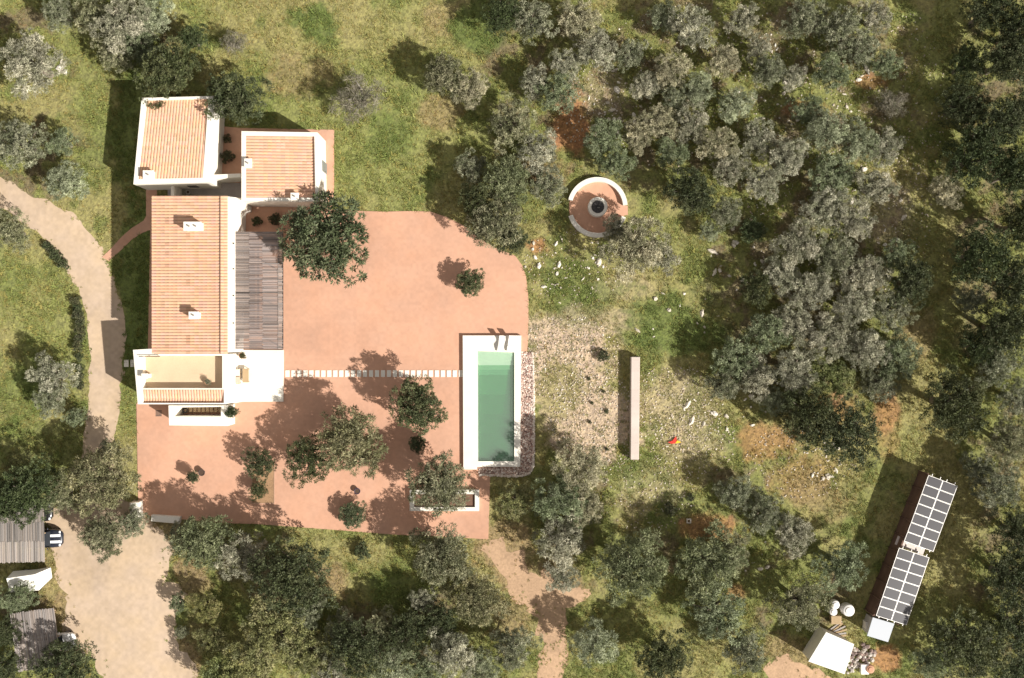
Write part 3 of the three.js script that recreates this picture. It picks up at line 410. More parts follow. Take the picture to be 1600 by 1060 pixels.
// ---------------------------------------------------------------- covered trailer, cars
{
  const o = thing('covered_trailer', 'white tarpaulin covered trailer with pointed front between the two carports', 'trailer');
  const P = (x, y, h) => V(x, y, h), f = [];
  const s0 = P(15, 926, 0.8), s1 = P(60, 923, 0.8), s2 = P(81, 903, 0.8), r0 = P(9.5, 904.5, 2.2), r1 = P(54, 898, 2.2), r2 = P(79, 887.5, 1.9), n0 = P(20, 893, 1.2), n1 = P(58, 890, 1.2), n2 = P(78, 886, 1.3), g0 = P(15, 926, 0.35), g1 = P(60, 923, 0.35), g2 = P(81, 903, 0.35), h0 = P(20, 893, 0.35), h1 = P(58, 890, 0.35);
  const tri = (...v) => f.push(...v), quad = (a, b, c, d) => tri(a, b, c, a, c, d);
  quad(r0, s0, s1, r1); quad(r1, s1, s2, r2); quad(r0, r1, n1, n0); tri(r1, r2, n1); tri(r2, n2, n1); quad(s0, g0, g1, s1); quad(s1, g1, g2, s2); quad(n0, n1, h1, h0); tri(r2, s2, n2); tri(s2, g2, n2); tri(n2, g2, h1); tri(n2, h1, n1); quad(r0, n0, h0, g0); tri(r0, g0, s0);
  const g = new THREE.BufferGeometry().setFromPoints(f); g.computeVertexNormals(); mesh('tarpaulin', g, flat(0.82, 0.80, 0.75, 0.7, { side: THREE.DoubleSide }), o);
  for (const [x, y] of [[40, 892], [42, 924]]) { const c = V(x, y, 0.3), w = mesh('wheel', new THREE.CylinderGeometry(0.3, 0.3, 0.18, 18).rotateX(Math.PI / 2).translate(c.x, 0.3, c.z), flat(0.03, 0.03, 0.03), o); mesh('rim', new THREE.CylinderGeometry(0.17, 0.17, 0.2, 14).rotateX(Math.PI / 2).translate(c.x, 0.3, c.z), flat(0.5, 0.5, 0.5, 0.4, { metalness: 0.7 }), w); }
}
function car(label, px, py, turn, paint, stripe) {
  const [x, z] = S(px, py, 0.8), o = thing('parked_car', label, 'car', [x, 0, z], turn, 'cars under the carports');
  // body shell: stations along the length (front at +x), half width and heights
  const st = [[2.04, 0.34, 0.44, 0.58], [1.99, 0.54, 0.38, 0.66], [1.86, 0.70, 0.32, 0.75], [1.62, 0.81, 0.28, 0.83], [1.2, 0.88, 0.26, 0.90], [0.75, 0.89, 0.26, 0.95], [0, 0.9, 0.26, 0.95], [-0.9, 0.9, 0.26, 0.97], [-1.6, 0.87, 0.28, 0.98], [-1.95, 0.8, 0.34, 0.94], [-2.02, 0.66, 0.44, 0.8]];
  const ringAt = ([sx, hw, y0, y1]) => [[sx, y0, hw * 0.92], [sx, (y0 + y1) * 0.45, hw], [sx, lerp(y0, y1, 0.8), hw * 0.99], [sx, y1, hw * 0.86], [sx, y1 + 0.035, hw * 0.45], [sx, y1 + 0.045, 0], [sx, y1 + 0.035, -hw * 0.45], [sx, y1, -hw * 0.86], [sx, lerp(y0, y1, 0.8), -hw * 0.99], [sx, (y0 + y1) * 0.45, -hw], [sx, y0, -hw * 0.92]];
  const loft = (rings) => { const n = rings[0].length, pos = rings.flat(2), idx = []; for (let i = 0; i < rings.length - 1; i++) for (let k = 0; k < n; k++) { const a = i * n + k, b = i * n + (k + 1) % n, c = a + n, d = b + n; idx.push(a, c, b, b, c, d); } for (const [i, s] of [[0, 1], [rings.length - 1, -1]]) for (let k = 1; k < n - 1; k++) s > 0 ? idx.push(i * n, i * n + k, i * n + k + 1) : idx.push(i * n, i * n + k + 1, i * n + k); const g = new THREE.BufferGeometry(); g.setAttribute('position', new THREE.Float32BufferAttribute(pos, 3)); g.setIndex(idx); g.computeVertexNormals(); return g; };
  const body = mesh('body', loft(st.map(ringAt)), paint, o);
  const cab = [[0.95, 0.74, 0.95, 0.985], [0.2, 0.68, 0.95, 1.43], [-0.5, 0.68, 0.95, 1.47], [-1.3, 0.68, 0.95, 1.4], [-1.8, 0.72, 0.95, 1.02]].map(([sx, hw, y0, y1]) => [[sx, y0, hw * 1.08], [sx, y1 - 0.02, hw * 0.93], [sx, y1, hw * 0.6], [sx, y1 + 0.015, 0], [sx, y1, -hw * 0.6], [sx, y1 - 0.02, -hw * 0.93], [sx, y0, -hw * 1.08]]);
  const glassM = new THREE.MeshPhysicalMaterial({ color: new THREE.Color().setRGB(0.02, 0.024, 0.03), roughness: 0.08, clearcoat: 1 });
  mesh('cabin_glass', loft(cab), glassM, o);
  mesh('roof', loft([[0.18, 0.66, 1.42, 1.45], [-0.5, 0.67, 1.44, 1.49], [-1.3, 0.66, 1.38, 1.425]].map(([sx, hw, y0, y1]) => [[sx, y0, hw], [sx, y1, hw * 0.6], [sx, y1 + 0.015, 0], [sx, y1, -hw * 0.6], [sx, y0, -hw]])), paint, o);
  for (const s of [-1, 1]) { mesh('headlight', new THREE.SphereGeometry(0.14, 12, 8).scale(0.9, 0.7, 1.2).translate(1.74, 0.72, s * 0.6), flat(0.75, 0.77, 0.8, 0.1), o); mesh('mirror', new THREE.SphereGeometry(0.11, 10, 8).scale(0.6, 0.7, 1).translate(0.7, 1.0, s * 0.98), paint, o); for (const wx of [1.25, -1.3]) { const w = mesh('wheel', new THREE.TorusGeometry(0.23, 0.085, 10, 22).translate(wx, 0.315, s * 0.82), flat(0.02, 0.02, 0.02, 0.9), o); mesh('rim', new THREE.CylinderGeometry(0.2, 0.2, 0.1, 16).rotateX(Math.PI / 2).translate(wx, 0.315, s * 0.84), flat(0.5, 0.5, 0.52, 0.35, { metalness: 0.8 }), w); } }
  mesh('grille', slab(0.06, 0.16, 0.9, 2.0, 0.5, 0, 0.02), ironMat, o);
  if (stripe) for (const s of [-1, 1]) { const g = loft([[1.86, 0.785], [1.62, 0.868], [1.2, 0.938], [0.85, 0.985]].map(([sx, y]) => [[sx, y - 0.03, s * 0.3 - 0.12], [sx, y + 0.012, s * 0.3 - 0.12], [sx, y + 0.012, s * 0.3 + 0.12], [sx, y - 0.03, s * 0.3 + 0.12]])); mesh('bonnet_stripe', g, flat(0.8, 0.82, 0.85, 0.4), body); }
  return o;
}
const darkPaint = new THREE.MeshPhysicalMaterial({ color: new THREE.Color().setRGB(0.012, 0.016, 0.03), roughness: 0.3, clearcoat: 1 }), whitePaint = new THREE.MeshPhysicalMaterial({ color: new THREE.Color().setRGB(0.78, 0.78, 0.78), roughness: 0.35, clearcoat: 1 }), blackPaint = new THREE.MeshPhysicalMaterial({ color: new THREE.Color().setRGB(0.015, 0.015, 0.017), roughness: 0.25, clearcoat: 1 });
car('dark car with white bonnet stripes, nose out of the left carport', 64, 842, 0, darkPaint, true);
car('black car with only its bumper outside the left carport', 48, 801, 0, blackPaint, false);
car('white car with its nose out of the tilted carport', 84, 1006, 0.12, whitePaint, false);

// ---------------------------------------------------------------- plaza walls, planters, furniture
wallThing('gate_pillar', 'squat cream pillar at the lower left corner of the plaza', [[202, 786], [217, 785], [217, 812], [203, 813]], 1.1);
wallThing('low_wall', 'low tan wall along the lower left edge of the plaza', [[236, 805], [281, 808], [280, 819], [235, 815]], 0.55, 0, creamStone);
{
  const o = thing('tree_planter', 'white walled rectangular planter around the tree near the pool corner', 'planter');
  mesh('wall', prism(plan(rect(640, 766, 748.5, 799), 0.5), 0, 0.5, [plan(rect(647, 772.5, 742, 793), 0.5)]), plaster, o);
  mesh('soil', sheet(inset(plan(rect(647, 772.5, 742, 793), 0.5), -0.02), 0.3), flat(0.16, 0.09, 0.06, 1), o);
}
{ const o = thing('tree_pit', 'rectangular earth tree pit left of the plaza olives', 'planter'); mesh('soil', prism(plan(rect(394, 722, 428, 786)), 0, 0.056), mottled([0.33, 0.2, 0.11], { size: 3, s: 91, amount: 0.3, fine: 0.3, bump: 0.03 }), o); const e = plan(rect(393, 721, 429, 787)); mesh('edging', prism(e, 0, 0.08, [inset(e, 0.06)]), flat(0.42, 0.27, 0.19), o); }
{
  const [x, z] = S(370, 588, 0.6), o = thing('garden_sofa', 'wooden bench with cushions on the white deck', 'bench', [x, 0.2, z]);
  mesh('seat', slab(0.62, 0.08, 1.5, 0, 0.4, 0, 0.02), woodMat, o); mesh('backrest', slab(0.08, 0.45, 1.5, -0.27, 0.65, 0, 0.02), woodMat, o); for (const sx of [-1, 1]) for (const sz of [-1, 1]) mesh('leg', box(0.07, 0.38, 0.07, sx * 0.25, 0.19, sz * 0.68), woodMat, o);
  mesh('cushion', slab(0.5, 0.12, 0.65, 0.04, 0.5, -0.36, 0.04), flat(0.7, 0.62, 0.52), o); mesh('cushion', slab(0.5, 0.12, 0.65, 0.04, 0.5, 0.36, 0.04), flat(0.5, 0.38, 0.31), o);
}
{ const [x, z] = S(384, 587, 0.6), o = thing('low_table', 'tan wooden table on the white deck, right of the bench', 'table', [x, 0.2, z]); for (let k = 0; k < 5; k++) mesh('plank', slab(0.115, 0.04, 1.35, -0.24 + k * 0.12, 0.5, 0, 0.01), woodMat, o); for (const sx of [-1, 1]) for (const sz of [-1, 1]) mesh('leg', box(0.06, 0.48, 0.06, sx * 0.24, 0.24, sz * 0.6), woodMat, o); }
{ const prof = [[-0.75, 0.75], [-0.6, 0.6], [-0.42, 0.36], [-0.2, 0.22], [0.05, 0.26], [0.3, 0.36], [0.55, 0.3], [0.8, 0.18]]; const up = new THREE.CatmullRomCurve3(prof.map(([x, y]) => new THREE.Vector3(x, y, 0))).getPoints(24), sh = new THREE.Shape([...up.map((p) => new THREE.Vector2(p.x, p.y)), ...up.slice().reverse().map((p) => new THREE.Vector2(p.x, p.y - 0.07))]); const g = new THREE.ExtrudeGeometry(sh, { depth: 0.6, bevelEnabled: false }).translate(0, 0, -0.3);
  for (const [px, lab] of [[783.5, 'white curved sun lounger on the pool deck, the left of two'], [798.5, 'white curved sun lounger on the pool deck, the right of two']]) { const [x, z] = S(px, 537, 0.7), o = thing('sun_lounger', lab, 'lounger', [x, 0.4, z], -Math.PI / 2 - 0.15, 'loungers on the pool deck'); mesh('seat_shell', g, flat(0.8, 0.78, 0.74, 0.5), o); for (const sx of [-0.3, 0.4]) mesh('foot', merge([bar([sx, 0, -0.28], [sx, 0.26, -0.22], 0.025), bar([sx, 0, 0.28], [sx, 0.26, 0.22], 0.025), bar([sx, 0.02, -0.28], [sx, 0.02, 0.28], 0.02)]), ironMat, o); } }
{ const [x, z] = S(1052, 689), o = thing('toy_kite', 'red and yellow toy kite lying on the stony ground', 'toy', [x, 0.03, z], 0.5); const part = (name, pts, m, y) => mesh(name, prism(pts, y, y + 0.03), m, o); part('red_panel', [[-0.55, -0.15], [-0.1, -0.05], [0.45, -0.28], [0.3, 0.1], [0.05, 0.3], [-0.3, 0.15]], flat(0.62, 0.03, 0.015, 0.7), 0.12); part('yellow_panel', [[0.02, 0.3], [0.36, 0.14], [0.62, 0.5], [0.3, 0.42]], flat(0.75, 0.5, 0.02, 0.7), 0.1); part('spar', [[-0.5, 0], [0.6, 0.2], [0.6, 0.23], [-0.5, 0.03]], ironMat, 0.06); }
{ const [x, z] = S(1076, 814), o = tag(mesh('cement_block', prism(rect(x - 0.22, z - 0.22, x + 0.22, z + 0.22), 0, 0.25, [rect(x - 0.12, z - 0.12, x + 0.12, z + 0.12)]), flat(0.62, 0.56, 0.48, 1)), 'small hollow white block in the lower meadow', 'block'); }
function pot(name, label, px, py, y, r, h, mat) { const [x, z] = S(px, py, y), o = thing(name, label, 'pot', [x, y, z]); mesh('body', new THREE.LatheGeometry([[0, 0], [r * 0.65, 0], [r * 0.9, h * 0.6], [r, h * 0.93], [r * 1.08, h * 0.93], [r * 1.08, h], [r * 0.88, h], [r * 0.86, h * 0.9]].map(([a, b]) => new THREE.Vector2(a, b)), 20), mat, o); mesh('soil', new THREE.CylinderGeometry(r * 0.86, r * 0.8, 0.04, 18).translate(0, h * 0.88, 0), flat(0.08, 0.05, 0.035, 1), o); return o; }
const clay = flat(0.42, 0.21, 0.12, 0.9);
pot('terracotta_pot', 'dark round pot in the lower left of the plaza', 317, 738, 0.05, 0.3, 0.5, flat(0.07, 0.05, 0.045, 0.8));
pot('terracotta_pot', 'clay pot on the white deck beside the pergola corner', 379, 556, 0.2, 0.26, 0.42, clay);
pot('terracotta_pot', 'white pot standing in the shaded alley', 295, 301, 0.06, 0.18, 0.35, whitePlastic);
pot('terracotta_pot', 'clay pot with a dry plant on the roof terrace', 325, 597, 3.31, 0.25, 0.35, clay);
pot('terracotta_pot', 'dark blue bucket on the plaza below the large olive', 559, 767, 0.05, 0.28, 0.4, flat(0.03, 0.02, 0.06, 0.5));

// ---------------------------------------------------------------- trees
const leafMat = new THREE.MeshPhysicalMaterial({ vertexColors: true, roughness: 0.62, side: THREE.DoubleSide, transmission: 0.14, thickness: 0, specularIntensity: 0.6 });
const leafMats = [[1.12, 1.1, 1.0], [1.2, 1.12, 0.92], [1.0, 1.08, 0.86], [1.12, 1.08, 0.98]].map((c) => { const m = leafMat.clone(); m.color.setRGB(...c.map((v) => v / 1.3)); return m; });   // tints of whole trees
const barkMat = mottled([0.20, 0.165, 0.13], { size: 2, amount: 0.35, fine: 0.3, s: 101, bump: 0.03, rough: 1 });
const KIND = {
  o: { tones: [[0.239, 0.258, 0.171], [0.183, 0.207, 0.128], [0.356, 0.37, 0.276], [0.215, 0.231, 0.167]], lobes: 17, leaf: [0.11, 0.24], w: 0.34, clumps: 15, per: 44, fl: 0.85, gap: 0.76, jit: [0.62, 1.06] },
  s: { tones: [[0.359, 0.362, 0.281], [0.269, 0.281, 0.204], [0.549, 0.541, 0.448], [0.31, 0.31, 0.245]], lobes: 16, leaf: [0.11, 0.25], w: 0.32, clumps: 15, per: 44, fl: 0.82, gap: 0.74, jit: [0.6, 1.08] },
  d: { tones: [[0.082, 0.103, 0.045], [0.06, 0.079, 0.034], [0.119, 0.138, 0.07], [0.095, 0.114, 0.056]], lobes: 20, leaf: [0.11, 0.21], w: 0.5, clumps: 18, per: 34, fl: 0.9, gap: 0.92, jit: [0.86, 1.03] },
  b: { tones: [[0.109, 0.137, 0.07], [0.082, 0.107, 0.053], [0.163, 0.186, 0.106], [0.126, 0.148, 0.087]], lobes: 24, leaf: [0.12, 0.22], w: 0.5, clumps: 15, per: 36, fl: 0.7, gap: 0.80, jit: [0.62, 1.06] },
  y: { tones: [[0.241, 0.251, 0.11], [0.187, 0.204, 0.088], [0.34, 0.332, 0.178], [0.207, 0.22, 0.124]], lobes: 15, leaf: [0.12, 0.25], w: 0.36, clumps: 15, per: 40, fl: 0.62, gap: 0.85, jit: [0.7, 1.05] },
  g: { tones: [[0.27, 0.25, 0.205], [0.2, 0.195, 0.15], [0.34, 0.32, 0.27], [0.17, 0.18, 0.12]], lobes: 11, leaf: [0.22, 0.5], w: 0.1, clumps: 16, per: 22, fl: 0.7, gap: 0.95, jit: [0.4, 1.05] },
  p: { tones: [[0.205, 0.212, 0.128], [0.157, 0.169, 0.097], [0.318, 0.315, 0.212], [0.187, 0.194, 0.125]], lobes: 26, leaf: [0.11, 0.23], w: 0.36, clumps: 15, per: 38, fl: 0.78, gap: 0.82, jit: [0.62, 1.05] },
  c: { tones: [[0.108, 0.13, 0.066], [0.084, 0.098, 0.058], [0.168, 0.178, 0.108], [0.144, 0.126, 0.078]], lobes: 9, leaf: [0.2, 0.38], w: 0.42, clumps: 12, per: 26, fl: 0.7, gap: 0.8, jit: [0.7, 1.05] },
};
function makeCrown(kind, variant) {                       // crown of radius 3 m, centred on the trunk, standing on y = 0
  const K = KIND[kind]; reseed(4000 + variant * 977 + kind.charCodeAt(0) * 131);
  const R = 3, pos = [], col = [], lobes = [], v = new THREE.Vector3(), d = new THREE.Vector3(), side = new THREE.Vector3(), a = new THREE.Vector3();
  const sx = rr(0.86, 1.12), sz = rr(0.86, 1.12), twist = rr(0, 6.28), base = kind === 'c' ? 0.7 : 2.1, dome = R * K.fl;
  for (let i = 0; i < K.lobes; i++) {
    const t = (i + 0.5) / K.lobes, ang = i * 2.39996 + twist + rr(-0.35, 0.35), rad = Math.sqrt(t) * R * 0.76 * rr(0.85, 1.12) * (0.88 + 0.16 * Math.sin(ang * 2 + variant)), y = base + dome * (0.95 * Math.sqrt(Math.max(0, 1 - Math.pow(rad / R, 2))) * rr(...K.jit) - 0.05);
    lobes.push([Math.cos(ang) * rad * sx, y, Math.sin(ang) * rad * sz, R * rr(0.22, 0.36) * K.gap]);
  }
  for (let i = 0; i < 6; i++) { const ang = i * 1.047 + twist, q = i % 2 ? 0.28 : 0.5; lobes.push([Math.cos(ang) * R * q * sx, base + dome * 0.12, Math.sin(ang) * R * q * sz, R * 0.3]); }   // inner, lower foliage
  for (const [lx, ly, lz, lr] of lobes) {
    const lt = K.tones[Math.floor(rnd() * 3)], lk = rr(0.85, 1.15);
    for (let c = 0; c < K.clumps; c++) {
      do v.set(rr(-1, 1), rr(-0.55, 1), rr(-1, 1)); while (v.lengthSq() > 1 || v.lengthSq() < 0.01); v.normalize().multiplyScalar(rr(0.82, 1.04));
      const cx = lx + v.x * lr, cy = ly + v.y * lr * 0.85, cz = lz + v.z * lr, ct = rnd() < 0.5 ? lt : K.tones[Math.floor(rnd() * 4)], ck = lk * rr(0.72, 1.3), cr = rr(0.13, 0.25);
      for (let l = 0; l < K.per; l++) {
        do d.set(rr(-1, 1), rr(-1, 1), rr(-1, 1)); while (d.lengthSq() > 1 || d.lengthSq() < 0.01); d.normalize(); d.y += kind === 'g' ? 0.4 : 0.25; d.addScaledVector(v, 0.25).normalize();
        side.set(rr(-1, 1), rr(-1, 1), rr(-1, 1)).cross(d).normalize();
        const len = rr(K.leaf[0], K.leaf[1]), w = len * K.w * rr(0.7, 1.2), k = ck * rr(0.75, 1.3), off = cr * rr(0.35, 1);
        a.set(cx + d.x * off, cy + d.y * off, cz + d.z * off); if (a.y < 0.15) a.y = 0.15 + rnd() * 0.2;
        d.x += rr(-0.5, 0.5); d.y += rr(-0.5, 0.4); d.z += rr(-0.5, 0.5); d.normalize();
        pos.push(a.x + side.x * w * 0.5, a.y + side.y * w * 0.5, a.z + side.z * w * 0.5, a.x - side.x * w * 0.5, a.y - side.y * w * 0.5, a.z - side.z * w * 0.5, a.x + d.x * len, a.y + d.y * len, a.z + d.z * len);
        for (let q = 0; q < 3; q++) col.push(ct[0] * k, ct[1] * k, ct[2] * k);
      }
    }
  }
  const g = new THREE.BufferGeometry(); g.setAttribute('position', new THREE.Float32BufferAttribute(pos, 3)); g.setAttribute('color', new THREE.Float32BufferAttribute(col, 3)); g.computeVertexNormals();
  // trunk with limbs to the lobes
  const parts = [], bend = [rr(-0.3, 0.3), 1.5, rr(-0.3, 0.3)];
  if (kind === 'c') parts.push(bar([0, 0, 0], [0, 0.9, 0], 0.08, 0.05));
  else { parts.push(bar([0, -0.1, 0], [bend[0] * 0.5, 0.8, bend[2] * 0.5], 0.34, 0.24, 8), bar([bend[0] * 0.5, 0.75, bend[2] * 0.5], bend, 0.24, 0.19, 8)); }
  for (let i = 0; i < lobes.length; i += kind === 'g' ? 1 : 2) { const [x, y, z, r] = lobes[i], m = [lerp(bend[0], x, 0.5) + rr(-0.2, 0.2), lerp(bend[1], y, 0.6), lerp(bend[2], z, 0.5) + rr(-0.2, 0.2)], st = kind === 'c' ? [0, 0.3, 0] : bend; parts.push(bar(st, m, kind === 'c' ? 0.04 : 0.11, 0.07, 5), bar(m, [x, y + r * 0.4, z], 0.07, 0.02, 5)); }
  return { crown: g, trunk: merge(parts) };
}
const protos = {}; for (const [k, n] of [['o', 4], ['s', 4], ['d', 4], ['b', 2], ['p', 3], ['y', 2], ['g', 1], ['c', 2]]) protos[k] = Array.from({ length: n }, (_, i) => makeCrown(k, i));
const LOOK = { p: 'grey green olive', o: 'grey green olive', s: 'silvery olive', d: 'dark green evergreen', b: 'deep green broadleaf', y: 'yellow green olive', g: 'bare grey twiggy', c: 'dark' };
const NAME = { p: 'olive_tree', o: 'olive_tree', s: 'olive_tree', d: 'evergreen_tree', b: 'broadleaf_tree', y: 'olive_tree', g: 'bare_tree', c: 'shrub' };
const GROUP = { p: 'olive trees', o: 'olive trees', s: 'olive trees', d: 'dark evergreen trees', b: 'trees on the plaza', y: 'olive trees', g: 'bare grey trees', c: 'shrubs' };
const bareBark = flat(0.30, 0.27, 0.24, 1);
const MARKS = [['the round well', 933, 325], ['the pool', 775, 630], ['the white garden wall', 993, 640], ['the solar arrays', 1430, 860], ['the white shed', 1298, 1020], ['the guest block', 270, 220], ['the long roof', 296, 430], ['the left carport', 35, 835], ['the tilted carport', 55, 1000], ['the top right corner', 1600, 0], ['the top left corner', 0, 0], ['the bottom right corner', 1600, 1060], ['the bottom edge middle', 800, 1060], ['the top edge middle', 800, 0], ['the right edge middle', 1600, 530], ['the square block', 437, 260], ['the toy kite', 1052, 689]];
const ORD = ['first', 'second', 'third', 'fourth', 'fifth', 'sixth', 'seventh', 'eighth', 'ninth', 'tenth', 'eleventh', 'twelfth', 'thirteenth', 'fourteenth', 'fifteenth', 'sixteenth', 'seventeenth', 'eighteenth', 'nineteenth', 'twentieth'];
const DIRS = ['right', 'lower right', 'bottom', 'lower left', 'left', 'upper left', 'top', 'upper right'];
